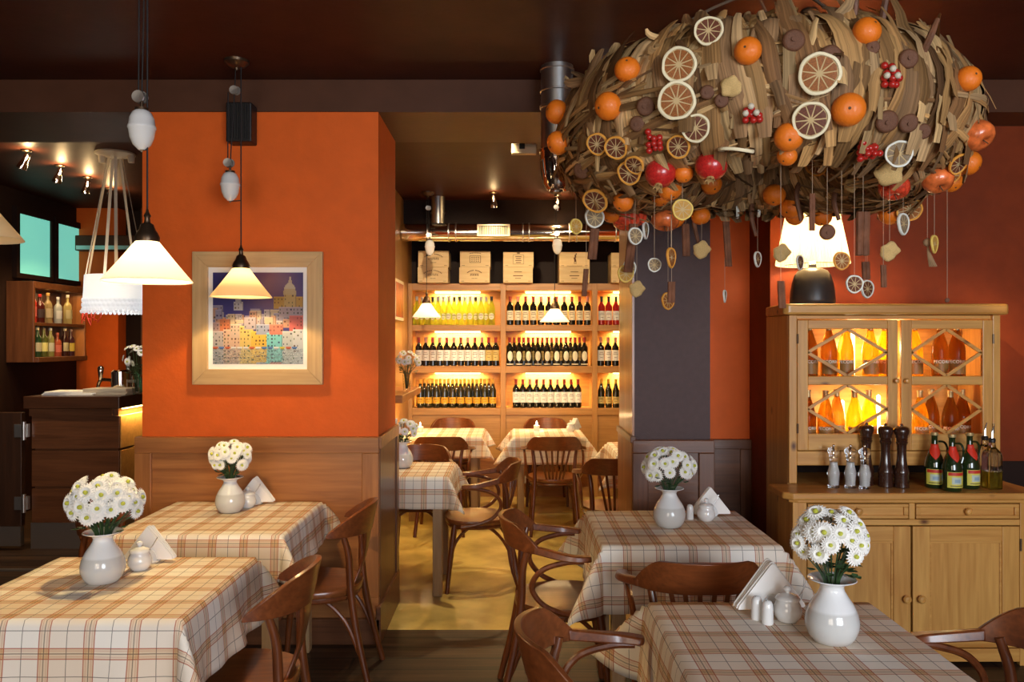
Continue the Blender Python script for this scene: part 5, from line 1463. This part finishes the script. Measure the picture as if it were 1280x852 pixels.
# ------------------------------------------------------------------ lamp on the dresser
lx, ly, lz = 1.645, 4.38, zt + .059
t = thing('table_lamp', 'glowing pleated table lamp with dark rounded base on top of the dresser', 'lamp', (lx, ly, lz))
m = MB(); m.lathe([(0, .001), (.108, 0), (.117, .006), (.119, .03), (.116, .075), (.107, .125), (.094, .165), (.078, .188), (.052, .200), (.030, .204), (.022, .206), (.020, .225), (0, .225)], 36); m.build('base', plain('charcoal_ceramic', (.030, .026, .024), .38), t, angle=60)
m = MB(); n = 144; v = []; 
for z, r_ in ((.222, .192), (.228, .192), (.50, .138), (.506, .138)):
    for k in range(n): 
        rr_ = r_ + (.0028 if k % 2 else -.0028) * (1 if .2225 < z < .505 else .3); a = 2 * PI * k / n; v.append((rr_ * math.cos(a), rr_ * math.sin(a), z))
m.add(v, [(i * n + k, i * n + (k + 1) % n, (i + 1) * n + (k + 1) % n, (i + 1) * n + k) for i in range(3) for k in range(n)])
m.build('lamp_shade', M['pleat'], t, smooth=False)
m = MB(); m.ball((0, 0, .33), .035, 14); m.lathe([(.014, .225), (.014, .30)], 12); m.build('bulb', M['bulb'], t)
m = MB()
for k in range(3): a = k * 2.094; m.tube([(.014 * math.cos(a), .014 * math.sin(a), .235), (.19 * math.cos(a), .19 * math.sin(a), .235)], .002, 5)
m.build('shade_ring', M['brassy'], t)
point('lamp_light', (lx, ly, lz + .33), 62, (1, .66, .30), .04)

# ================================================================== dried-husk wreath
WC = Vector((.975, 3.20, 2.445)); WR = .525
def minor(th):      # tube radius: fuller at the two sides; th measured from the side facing the camera
    return .218 + .035 * abs(math.sin(th)) ** 2
def zoff(th):       # the sides sag a little
    return -.025 * math.sin(th) ** 2
def wp(th, ph, off=0.0):
    r_ = minor(th) + off
    rad = WR + r_ * math.cos(ph)
    return Vector((math.sin(th) * rad, -math.cos(th) * rad, zoff(th) + r_ * math.sin(ph)))
t = thing('dried_husk_wreath', 'huge round wreath of dried husks set with fruit hanging from the ceiling', 'wreath', tuple(WC))
wreath = t
m = MB(); m.grid(lambda u, v: wp(u * 2 * PI, v * 2 * PI, -.012), 64, 24); m.build('core', plain('dark_straw_core', (.055, .028, .012), .9, var=.4, bump=.5, bscale=50), t)
husk = plain('dry_husk', (1, 1, 1), .7, vcol=True, spec=.25)
_n, _l = husk.node_tree.nodes, husk.node_tree.links; _b = _n['Principled BSDF']
_uv = _n.new('ShaderNodeUVMap'); _uv.uv_map = 'UVMap'; _mp = _n.new('ShaderNodeMapping'); _mp.inputs['Scale'].default_value = (4.2, .5, 1); _l.new(_uv.outputs[0], _mp.inputs['Vector'])
_no = _n.new('ShaderNodeTexNoise'); _no.inputs['Scale'].default_value = 1; _no.inputs['Detail'].default_value = 5; _no.inputs['Distortion'].default_value = .4; _l.new(_mp.outputs[0], _no.inputs['Vector'])
_mr = _n.new('ShaderNodeMapRange'); _mr.inputs['From Min'].default_value = .3; _mr.inputs['From Max'].default_value = .7; _mr.inputs['To Min'].default_value = .5; _mr.inputs['To Max'].default_value = 1.35; _l.new(_no.outputs['Fac'], _mr.inputs['Value'])
_at = _n.new('ShaderNodeAttribute'); _at.attribute_name = 'Col'; _vm = _n.new('ShaderNodeVectorMath'); _vm.operation = 'SCALE'; _l.new(_at.outputs['Color'], _vm.inputs[0]); _l.new(_mr.outputs[0], _vm.inputs['Scale']); _l.new(_vm.outputs[0], _b.inputs['Base Color'])
_bp = _n.new('ShaderNodeBump'); _bp.inputs['Strength'].default_value = .6; _bp.inputs['Distance'].default_value = .004; _l.new(_no.outputs['Fac'], _bp.inputs['Height']); _l.new(_bp.outputs[0], _b.inputs['Normal'])
wr = random.Random(21)
def tone(dark=False):
    k = wr.random()
    base = ((.56, .31, .11), (.72, .46, .20), (.44, .23, .08), (.24, .115, .042), (.62, .39, .18), (.36, .20, .09))[wr.randrange(6)]
    f_ = wr.uniform(.38, 1.08)
    return tuple(c * f_ for c in base)
def strip(m, pts, w0, col, curl=.25, nrm=None, thin=True):
    """leaf strip along pts with a shallow V section, tapering at both ends"""
    n = len(pts); v = []; f = []; uo = wr.uniform(0, 40)
    for i, p in enumerate(pts):
        tt = (pts[min(i + 1, n - 1)] - pts[max(i - 1, 0)]).normalized()
        up = (nrm[i] + tt.cross(nrm[i]) * (.20 * math.sin(i * .6 + uo) + .10 * math.sin(i * 1.3 + uo * 3))).normalized(); s = tt.cross(up).normalized(); up = s.cross(tt)
        q = i / (n - 1); w_ = w0 * (.10 + .90 * math.sin(PI * min(1, max(0, .05 + q * .90))) ** .55)
        v += [p - s * w_ - up * w_ * curl, p - s * w_ * .4 + up * w_ * .06, p + s * w_ * .4 + up * w_ * .0, p + s * w_ - up * w_ * curl * .7]
        z_ = uo + q * 2.0; m.uvl += [(uo * 7 - w_ * 30, z_), (uo * 7 - w_ * 12, z_), (uo * 7 + w_ * 12, z_), (uo * 7 + w_ * 30, z_)]
    for i in range(n - 1):
        for k in range(3): f.append((i * 4 + k, i * 4 + k + 1, i * 4 + 5 + k, i * 4 + 4 + k))
    m.add(v, f, col)
def wrap(m, th, p0, p1, drift, off, w0, col, curl=.25, lift=0.0):
    n = 16; pts = []; nr = []
    for i in range(n):
        q = i / (n - 1); ph = p0 + (p1 - p0) * q; a = th + drift * (q - .5) + .012 * math.sin(q * 9 + th * 31)
        o_ = off + lift * max(0, abs(q - .5) * 2 - .75) * 4 + .006 * math.sin(q * 13 + th * 17)
        pts.append(wp(a, ph, o_)); nr.append((wp(a, ph, .1) - wp(a, ph, 0)).normalized())
    strip(m, pts, w0, col, curl, nr)
m = MB()
for i in range(520):            # broad husks laid over the ring, top to bottom
    th = wr.uniform(0, 2 * PI); st = wr.uniform(R(55), R(130)); ln = wr.uniform(R(120), R(215))
    wrap(m, th, st, st - ln, wr.uniform(-.22, .22), wr.uniform(-.008, .022), wr.uniform(.016, .052), tone(), wr.uniform(.02, .42), wr.uniform(0, .06))
for i in range(260):            # over the inside of the ring
    th = wr.uniform(0, 2 * PI); st = wr.uniform(R(120), R(200)); ln = wr.uniform(R(80), R(150))
    wrap(m, th, st, st + ln, wr.uniform(-.25, .25), wr.uniform(-.008, .016), wr.uniform(.014, .036), tone(), wr.uniform(.05, .4), wr.uniform(0, .03))
HL = m
m = MB()
for i in range(330):            # thin strands twisting along the ring, mostly on the flanks and underside
    th = wr.uniform(0, 2 * PI)
    p0 = wr.uniform(R(-150), R(40)); p1 = p0 + wr.uniform(-.9, .9); L_ = wr.uniform(.35, .9)
    pts = []; nr = []
    for k in range(11):
        q = k / 10; a = th + L_ * (q - .5); ph = p0 + (p1 - p0) * q; o_ = .006 + .010 * math.sin(q * PI + i)
        pts.append(wp(a, ph, o_)); nr.append((wp(a, ph, .1) - wp(a, ph, 0)).normalized())
    strip(m, pts, wr.uniform(.003, .008), tone(), .3, nr)
for i in range(240):            # heavier strands sweeping round the two flanks
    th = wr.choice((-1, 1)) * wr.uniform(.75, 2.1); p0 = wr.uniform(R(-140), R(5)); p1 = p0 + wr.uniform(-.5, .5); L_ = wr.uniform(.5, 1.0)
    pts = []; nr = []
    for k in range(13):
        q = k / 12; a = th + L_ * (q - .5); ph = p0 + (p1 - p0) * q; o_ = .018 + .014 * math.sin(q * PI + i)
        pts.append(wp(a, ph, o_)); nr.append((wp(a, ph, .1) - wp(a, ph, 0)).normalized())
    strip(m, pts, wr.uniform(.006, .016), tone(), .3, nr)
m.build('straw_strands', husk, t, smooth=True, angle=50, uvs=m.uvl)
m = HL
for i in range(80):            # loose ends sticking out at the top and rim
    th = wr.uniform(0, 2 * PI); ph = wr.uniform(R(20), R(150)); b0 = wp(th, ph, 0); nn = (wp(th, ph, .1) - b0).normalized()
    d = (nn + Vector((wr.uniform(-.9, .9), wr.uniform(-.9, .9), wr.uniform(-.3, .7)))).normalized(); L_ = wr.uniform(.04, .10)
    side = d.cross(nn); side = side.normalized() if side.length > .01 else Vector((1, 0, 0))
    pts = [b0 + d * L_ * (k / 5) + side * (.02 * math.sin(k * .7 + i)) for k in range(6)]
    strip(m, pts, wr.uniform(.010, .026), tone(), .4, [side.cross(d)] * 6)
m.build('husk_leaves', husk, t, smooth=True, angle=50, uvs=m.uvl)
m = MB()
for a in (.4, 2.5, 4.6):
    p = wp(a, R(90), -.02); m.tube([p, p * .5 + Vector((0, 0, (CEIL - WC.z) * .6)), (0, 0, CEIL - WC.z - .01)], .006, 6)
m.lathe([(.05, CEIL - WC.z), (.05, CEIL - WC.z - .012), (.0, CEIL - WC.z - .02)], 16); m.build('hanging_rope', plain('rope', (.10, .065, .04), .9), t)

def sdf(p):
    q = p - WC; th = math.atan2(q.x, -q.y)
    return math.hypot(math.hypot(q.x, q.y) - WR, q.z - zoff(th)) - minor(th)
EYE = Vector((0, 0, CAM_H))
def on_wreath(u, v):
    """where the line of sight through a pixel meets the ring (or passes it most closely), and the ring's outward direction there"""
    d = (at(u, v, 1.0) - EYE).normalized(); s = 1.5; best = (9, None)
    while s < 6:
        p = EYE + d * s; x = sdf(p)
        if x < best[0]: best = (x, p)
        if x < .004: break
        s += max(x * .6, .004)
    p = best[1]; e = .003
    g = Vector([sdf(p + Vector((e * (i == 0), e * (i == 1), e * (i == 2)))) - sdf(p - Vector((e * (i == 0), e * (i == 1), e * (i == 2)))) for i in range(3)]).normalized()
    return p - g * max(sdf(p), 0) , g
TANG = plain('tangerine_skin', (.86, .20, .012), .38, var=.12, bump=.25, bscale=260, coat=.15)
STEM = plain('fruit_stem', (.10, .05, .02), .8)
POM = plain('pomegranate_skin', (.50, .022, .018), .28, var=.25, bscale=40, coat=.35)
APPL = plain('apple_skin', (.58, .055, .022), .26, var=.45, bscale=24, coat=.4)
MANGO = plain('blushed_apple_skin', (.74, .15, .035), .28, var=.5, bscale=9, coat=.4)
GOLDC = plain('dry_crown', (.55, .33, .12), .8, bump=.5, bscale=90)
def face(g, towards=.5):
    c = (EYE - WC).normalized(); return (g * (1 - towards) + c * towards).normalized()
def loc_rot(o, p, d, roll=0.0):
    o.location = p - WC; o.rotation_euler = (d.to_track_quat('Z', 'Y').to_matrix().to_4x4() @ Matrix.Rotation(roll, 4, 'Z')).to_euler()
# meshes made once
def keep(o): me = o.data; bpy.data.objects.remove(o); return me
m = MB(); m.lathe([(0, -.86)] + [(1.0 * math.cos(a) ** .9 if abs(a) < 1.5 else 0, .88 * math.sin(a)) for a in [R(-75 + 10 * k) for k in range(16)]] + [(.10, .845), (0, .82)], 24); ME_T = keep(m.build('tangerine', TANG, angle=180))
m = MB(); m.lathe([(.10, .80), (.09, .86), (.05, .86), (0, .85)], 8); ME_TS = keep(m.build('stem_end', STEM))
m = MB(); m.ball((0, 0, 0), 1, 24, (1, 1, .93)); ME_P = keep(m.build('pomegranate', POM, angle=180))
m = MB()
for k in range(6):
    a = k * PI / 3; d = Vector((math.cos(a), math.sin(a), 0)); s = Vector((-d.y, d.x, 0))
    m.add([d * .20 + s * .13 + Vector((0, 0, .86)), d * .20 - s * .13 + Vector((0, 0, .86)), d * .34 + Vector((0, 0, 1.22)), d * .12 + Vector((0, 0, .95))], [(0, 1, 2), (1, 3, 2), (3, 0, 2)])
m.lathe([(.28, .84), (.20, .98), (.24, 1.05), (.14, 1.0), (0, .98)], 14); ME_PC = keep(m.build('crown', GOLDC))
APROF = [(0, -.72), (.12, -.80), (.34, -.84), (.62, -.70), (.86, -.36), (.98, .05), (.97, .38), (.80, .70), (.52, .86), (.26, .84), (.08, .70), (0, .62)]
m = MB(); m.lathe(APROF, 26); ME_A = keep(m.build('apple', APPL, angle=180)); m = MB(); m.lathe(APROF, 26); ME_M = keep(m.build('apple', MANGO, angle=180))
m = MB(); m.tube([(0, 0, .62), (.03, 0, .85), (.10, 0, 1.08)], .035, 6); ME_AS = keep(m.build('stem', STEM))
def slice_mesh(rind, flesh, pith, nseg=10, thick=.10):
    """dried citrus slice, radius 1: rind ring, segments with membranes between, both faces"""
    m = MB(); n = 40; wob = [1 + .025 * math.sin(3 * 2 * PI * k / n + 1) + .012 * math.sin(7 * 2 * PI * k / n) for k in range(n)]
    def ring(r_, z): return [(r_ * wob[k] * math.cos(2 * PI * k / n), r_ * wob[k] * math.sin(2 * PI * k / n), z + .05 * math.sin(2 * 2 * PI * k / n) * r_) for k in range(n)]
    rs = [(.83, thick * .55), (.86, thick), (.97, thick), (1.0, thick * .6), (1.0, -thick * .6), (.97, -thick), (.86, -thick), (.83, -thick * .55)]
    v = []
    for r_, z in rs: v += ring(r_, z)
    m.add(v, [(i * n + k, i * n + (k + 1) % n, (i + 1) * n + (k + 1) % n, (i + 1) * n + k) for i in range(7) for k in range(n)], mi=0)
    for s in (1, -1):
        v = ring(.85, s * thick * .30) + [(0, 0, s * thick * .30)]
        m.add(v, [((k, (k + 1) % n, n) if s > 0 else ((k + 1) % n, k, n)) for k in range(n)], mi=2)
        for g in range(nseg):
            a0, a1 = 2 * PI * (g + .055) / nseg, 2 * PI * (g + .945) / nseg
            pts = [(.14, (a0 + a1) / 2)] + [(.45, a0 + (a1 - a0) * .08)] + [(.79, a0), (.82, (a0 + a1) / 2), (.79, a1)] + [(.45, a1 - (a1 - a0) * .08)]
            base = [(r_ * math.cos(a), r_ * math.sin(a), s * thick * (.44 + .05 * (g % 3)) + .05 * math.sin(2 * a) * r_) for r_, a in pts]
            cen = (.52 * math.cos((a0 + a1) / 2), .52 * math.sin((a0 + a1) / 2), s * thick * .62)
            m.add(base + [cen], [((k, (k + 1) % 6, 6) if s > 0 else ((k + 1) % 6, k, 6)) for k in range(6)], mi=1)
    return keep(m.build('dried_slice', [rind, flesh, pith], angle=50))
PITH = plain('dry_pith', (.56, .40, .19), .8)
RW, RO, RY, RG = plain('pale_rind', (.84, .74, .48), .7), plain('orange_rind', (.78, .34, .05), .6), plain('yellow_rind', (.80, .56, .12), .65), plain('white_rind', (.80, .80, .70), .7)
FO, FB, FY_, FG = plain('dry_orange_flesh', (.28, .088, .014), .65, var=.45, bscale=120), plain('dark_orange_flesh', (.13, .034, .012), .65, var=.5, bscale=120), plain('dry_yellow_flesh', (.52, .27, .04), .6, var=.35, bscale=120), plain('grey_lemon_flesh', (.24, .17, .10), .7, var=.4, bscale=120)
SL = dict(big=slice_mesh(RW, FO, PITH, 11, .09), dark=slice_mesh(RW, FB, PITH, 10, .10), orange=slice_mesh(RO, FO, PITH, 10, .12), red=slice_mesh(RO, FB, PITH, 10, .12), yellow=slice_mesh(RY, FY_, PITH, 9, .12), lemon=slice_mesh(RG, FG, PITH, 9, .13), blood=slice_mesh(RG, FB, PITH, 9, .13))
m = MB(); m.lathe([(0, .12)] + [(.25 * k, .15 + .04 * (k % 2)) for k in range(1, 4)] + [(.98, .05), (.98, -.05), (.5, -.15), (0, -.12)], 22)
m.v = [Vector((p.x * (1 + .12 * math.sin(5 * math.atan2(p.y, p.x))), p.y * (1 + .10 * math.cos(4 * math.atan2(p.y, p.x))), p.z + .16 * math.sin(3 * math.atan2(p.y, p.x)) * (p.x ** 2 + p.y ** 2))) for p in m.v]
APS = plain('dried_apple_flesh', (.66, .44, .17), .75, var=.3, bump=.4, bscale=120); ME_AP = keep(m.build('dried_apple', APS, angle=80))
MUSH = plain('dry_mushroom', (.15, .060, .028), .55, var=.4, bump=.3, bscale=90)
m = MB(); m.lathe([(0, .35), (.3, .30), (.7, .42), (.95, .25), (1.0, 0), (.8, -.25), (.2, -.3), (0, -.3)], 20); m.lathe([(.16, .3), (.2, .5), (0, .5)], 10); ME_MU = keep(m.build('dried_mushroom', MUSH, angle=60))
BER = plain('red_berry', (.42, .018, .012), .3, coat=.3); BERW = plain('pale_berry', (.62, .55, .42), .5)
def part(mesh, name, p, d, s, roll=0.0, label=None):
    o = bpy.data.objects.new(name, mesh); C.objects.link(o); o.parent = wreath; loc_rot(o, p, d, roll); o.scale = (s, s, s)
    if label: o['label'] = label
    return o
def px2m(p, r): return r * p.y / FPX
for u, v, r_ in ((791, 93, 16), (769, 134, 17.5), (706, 143, 15), (708, 177, 15), (935, 71, 17), (1077, 49, 17.5), (1054, 133, 20.5), (1199, 102, 15.5), (984, 163, 18), (983, 187, 12.5), (780, 243, 13), (764, 264, 12), (876, 280, 12), (884, 226, 13), (971, 237, 14), (990, 252, 13), (993, 270, 11.5), (1028, 268, 12), (1114, 265, 16), (1202, 198, 15), (1187, 225, 13), (836, 226, 15), (822, 239, 12), (855, 209, 12), (842, 268, 14)):
    p, g = on_wreath(u, v); s = px2m(p, r_); d = face(g, .25) + Vector((wr.uniform(-.6, .6), wr.uniform(-.3, .3), wr.uniform(-.5, .5))) * .8
    o = part(ME_T, 'tangerine', p + g * s * .80, d.normalized(), s, label='orange tangerine')
    c = bpy.data.objects.new('stem_end', ME_TS); C.objects.link(c); c.parent = o
for u, v, r_, k in ((827, 208, 19.5, 'p'), (889, 198, 20, 'p'), (782, 275, 18, 'a'), (832, 263, 18, 'm'), (1118, 222, 19, 'a'), (1167, 214, 19, 'm'), (1211, 165, 19.5, 'm'), (795, 268, 14, 'a')):
    p, g = on_wreath(u, v); s = px2m(p, r_)
    d = (face(g, .4) + Vector((wr.uniform(-.3, .3), 0, -.9 if k == 'p' else -.5))).normalized()
    o = part({'p': ME_P, 'a': ME_A, 'm': ME_M}[k], 'pomegranate' if k == 'p' else 'apple', p + g * s * .55, d, s, label={'p': 'glossy red pomegranate', 'a': 'dark red apple', 'm': 'red apple with yellow blush'}[k])
    c = bpy.data.objects.new('crown' if k == 'p' else 'stem', ME_PC if k == 'p' else ME_AS); C.objects.link(c); c.parent = o
for u, v, r_, k, tw in ((852, 126, 23.5, 'big', .9), (855, 89, 21.5, 'big', .8), (889, 53, 18, 'dark', .7), (873, 154, 17.5, 'dark', .8), (1018, 96, 25.5, 'big', .9), (1009, 143, 22.5, 'dark', .9), (1117, 180, 16.5, 'lemon', .95), (757, 175, 14, 'red', .45), (779, 178, 15, 'red', .3), (792, 205, 15.5, 'red', .45), (750, 238, 16.5, 'red', .5), (1034, 200, 15, 'orange', .6), (1133, 250, 15.5, 'orange', .8), (852, 174, 15, 'red', .4), (1187, 195, 14, 'red', .4), (799, 196, 13, 'red', .2), (920, 175, 22, 'big', .02), (1180, 209, 11, 'orange', .5)):
    p, g = on_wreath(u, v); s = px2m(p, r_); d = face(g, tw) + Vector((wr.uniform(-.25, .25), 0, wr.uniform(-.2, .2))) * (1 - tw)
    if tw < .05: d = Vector((.05, -.25, 1))
    o = part(SL[k], 'dried_orange_slice', p + g * (.036 + s * .25), d.normalized(), s, wr.uniform(0, 6), 'dried citrus slice')
for u, v, r_ in ((915, 110, 13), (1110, 204, 17), (1072, 222, 9)):
    p, g = on_wreath(u, v); s = px2m(p, r_); part(ME_AP, 'dried_apple_ring', p + g * .038, face(g, .8), s, wr.uniform(0, 6), 'pale crinkled dried apple')
for u, v, r_ in ((990, 57, 14), (1034, 74, 13), (801, 153, 10), (886, 116, 9), (1103, 148, 14), (1129, 150, 12), (1128, 78, 12), (903, 125, 9), (1085, 65, 9), (1147, 160, 10), (733, 208, 11), (812, 133, 12)):
    p, g = on_wreath(u, v); s = px2m(p, r_); part(ME_MU, 'dried_mushroom', p + g * .026, face(g, .6), s, wr.uniform(0, 6), 'dark dried mushroom')
for u, v, n_ in ((823, 171, 10), (940, 137, 8), (1105, 98, 11), (1080, 178, 10), (1090, 172, 5)):
    p, g = on_wreath(u, v); o = bpy.data.objects.new('berry_sprig', None); C.objects.link(o); o.parent = wreath; loc_rot(o, p + g * .030, face(g, .5))
    m = MB()
    for k in range(n_): m.ball((.0185 * (k % 3 - 1) + wr.uniform(-.004, .004), .0185 * (k // 3 - 1.4) + wr.uniform(-.004, .004), wr.uniform(.004, .016)), .0118, 10)
    b_ = m.build('berries', BER, o); b_['label'] = 'red berries'
    if v < 150:
        m = MB()
        for k in range(3): m.ball((.016 * k - .02, .020 * (k % 2), .024), .0105, 10)
        m.build('berries', BERW, o)['label'] = 'pale berries'
for u, v, L_ in ((1069, 20, .1), (1104, 28, .09), (1000, 225, .16), (940, 255, .12), (1048, 232, .12), (868, 262, .13), (1155, 70, .1)):
    p, g = on_wreath(u, v); m = MB(); m.tube([p - WC - g * .01, p - WC + g * .03 + Vector((0, 0, -L_ * .3 if v > 100 else .05)), p - WC + g * .03 + Vector((.02, 0, -L_ if v > 100 else .10))], [.012, .011, .008], 7); m.build('twig', MUSH, t)

# ------------------------------------------------------------------ ornaments hanging on threads from the ring
THREAD = plain('pale_thread', (.46, .32, .20), .6)
CINN = plain('cinnamon_bark', (.17, .062, .026), .7, var=.35, bump=.4, bscale=80)
def ring_depth(u, far):
    """depth at which the line of sight through column u passes under the ring"""
    k = (u - 640) / FPX; a_ = 1 + k * k; b_ = -2 * (WC.y + k * WC.x); c_ = WC.x ** 2 + WC.y ** 2 - WR ** 2
    dsc = b_ * b_ - 4 * a_ * c_
    if dsc < 0: return -b_ / (2 * a_)
    return (-b_ + (1 if far else -1) * math.sqrt(dsc)) / (2 * a_)
def hang(kind, u, v, r_, far, label, yaw=0.0, L=0.0, tiltx=0.0):
    D = ring_depth(u, far); p = at(u, v, D); s = r_ * D / FPX
    q = p - WC; th = math.atan2(q.x, -q.y); ztop = WC.z + zoff(th) - minor(th) + .02
    if D == ring_depth(u, not far): ztop += .06
    t = thing({'stick': 'cinnamon_stick', 'apple': 'dried_apple_ring', 'tassel': 'raffia_tassel', 'mush': 'dried_mushroom'}.get(kind, 'dried_citrus_slice'), label, {'stick': 'cinnamon', 'apple': 'dried apple', 'tassel': 'tassel', 'mush': 'dried mushroom'}.get(kind, 'dried fruit'), tuple(p), yaw, 'ornaments hanging on threads under the wreath')
    top = ztop - p.z
    if kind == 'stick':
        hh = L * D / FPX / 2
        m = MB()
        for k in (-1, 1): m.tube([(k * s * .42, 0, -hh), (k * s * .42 + s * tiltx * .5, 0, 0), (k * s * .42 + s * tiltx, 0, hh)], s * .55, 8, 3)
        m.build('bark', CINN, t); z0 = hh - .01; x0_ = s * tiltx
    elif kind == 'tassel':
        hh = L * D / FPX / 2; m = MB(); m.ball((-s * .3, 0, hh), s * .9, 10)
        for k in range(12): a = k * .52; m.tube([(-s * .3, 0, hh * .9), (s * .1 + s * .3 * math.cos(a), s * .3 * math.sin(a), 0), (s * .9 + s * .7 * math.cos(a), s * .6 * math.sin(a), -hh)], .0022, 4, 3)
        m.build('raffia', plain('raffia', (.36, .22, .11), .8) if 'raffia' not in bpy.data.materials else bpy.data.materials['raffia'], t); z0 = hh; x0_ = -s * .3
    elif kind in ('apple', 'mush'):
        o = bpy.data.objects.new('flesh', ME_AP if kind == 'apple' else ME_MU); C.objects.link(o); o.parent = t; o.scale = (s, s, s); o.rotation_euler = (R(90) + .3, .2, 0); z0 = s * .7; x0_ = 0
    else:
        o = bpy.data.objects.new('slice', SL[kind]); C.objects.link(o); o.parent = t; o.scale = (s, s, s); o.rotation_euler = (R(90), 0, 0); z0 = s * .93; x0_ = 0
    if top > z0 + .01:
        m = MB(); m.tube([(x0_, 0, z0), (x0_, 0, top)], .0008, 5, 1); m.build('thread', THREAD, t)
H = hang
H('yellow', 720, 283, 10, 0, 'small yellow citrus slice hanging at the far left under the wreath', .7)
H('lemon', 743, 272, 13, 0, 'pale-rimmed lemon slice hanging left under the wreath, by two tangerines', .3)
H('lemon', 794, 295, 11, 0, 'pale-rimmed slice hanging just below the dark red apple', .5)
H('lemon', 807, 288, 11, 1, 'thin pale slice seen edge-on in front of the dark pier top', 1.15)
H('lemon', 818, 331, 9, 0, 'small whitish lemon slice hanging before the dark pier', .2)
H('orange', 839, 322, 13, 0, 'turned orange slice hanging before the dark pier, above another orange slice', 1.0)
H('orange', 835, 376, 11, 1, 'lowest orange slice hanging before the dark pier', .6)
H('yellow', 782, 342, 11, 0, 'orange-yellow slice hanging at the edge of the dark pier', .3)
H('lemon', 787, 335, 11, 1, 'pale slice hanging half behind the orange-yellow one at the pier edge', .7)
H('yellow', 853, 262, 13.5, 0, 'round yellow citrus slice high in front of the dark pier', .1)
H('lemon', 906, 370, 8, 1, 'slim pale slice seen nearly edge-on before the orange niche', 1.15)
H('blood', 947, 324, 10, 1, 'small dark slice with white rim hanging before the orange niche', .9)
H('lemon', 921, 259, 14, 1, 'white slice seen edge-on against the husks, left of its twin', 1.35)
H('lemon', 948, 258, 13, 1, 'white slice seen edge-on against the husks, right of its twin', 1.3)
H('apple', 977, 316, 11, 1, 'dried apple ring hanging at the left edge of the glowing lamp shade')
H('blood', 1000, 328, 9.5, 1, 'small dark slice hanging in front of the lamp base', .8)
H('orange', 1052, 326, 11.5, 0, 'orange slice hanging at the right edge of the lamp shade', .2)
H('yellow', 1012, 257, 12, 1, 'yellow slice hanging before the tangerines above the lamp', .3)
H('blood', 1068, 355, 11.5, 0, 'grey-rimmed slice hanging right of the lamp, beside a darker one', .1)
H('blood', 1084, 361, 11.5, 1, 'dark slice with pale rim, lowest one right of the lamp', .5)
H('lemon', 1129, 280, 14, 0, 'pale-rimmed slice hanging under the orange slice at the right of the wreath', .7)
H('yellow', 1168, 305, 11.5, 0, 'yellow slice hanging farthest right under the wreath', .8)
H('apple', 1112, 314, 12, 0, 'crinkled dried apple hanging before the orange wall, right of the cinnamon bundle')
H('apple', 877, 312, 11, 1, 'dried apple half hanging before the right edge of the dark pier')
H('apple', 796, 361, 10, 1, 'dried apple piece hanging beside the yellow slice at the pier edge')
H('mush', 1034, 290, 10, 0, 'dried mushroom hanging in front of the glowing lamp shade')
H('stick', 740, 305, 6, 0, 'cinnamon stick pair hanging before the steel air duct', .0, 38, .6)
H('stick', 730, 353, 3.5, 0, 'single cinnamon stick hanging before the wine rack top', .0, 34, .8)
H('stick', 785, 310, 6, 0, 'cinnamon bundle hanging at the left edge of the dark pier', .0, 60, 1.2)
H('stick', 858, 300, 5, 1, 'cinnamon stick hanging high before the dark pier', .0, 40, -.2)
H('stick', 911, 305, 4.5, 1, 'long thin cinnamon stick hanging before the orange niche', .0, 56, -.8)
H('stick', 978, 368, 5, 0, 'cinnamon stick hanging in front of the dresser cornice', .0, 34, -.4)
H('stick', 1078, 292, 9, 0, 'thick cinnamon bundle hanging right of the lamp shade', .0, 54, .1)
H('stick', 1015, 265, 4, 0, 'cinnamon stick hanging above the lamp in front of tangerines', .0, 46, .1)
H('stick', 1105, 345, 4, 0, 'thin cinnamon stick hanging right of the slices over the dresser', .0, 28, -.2)
H('stick', 839, 365, 5, 0, 'short cinnamon stick behind the lowest orange slice before the pier', .0, 26, .1)
H('stick', 1083, 338, 5.5, 1, 'short cinnamon stick above the dark slice right of the lamp', .0, 22, -.2)
H('tassel', 1161, 318, 6, 0, 'brown raffia tassel hanging at the right under the wreath', .0, 30)
# long thread from the right side of the ring down to the dresser top
H('mush', 1184, 375, 3, 0, 'tiny dark bead ending the long thread at the right over the dresser')
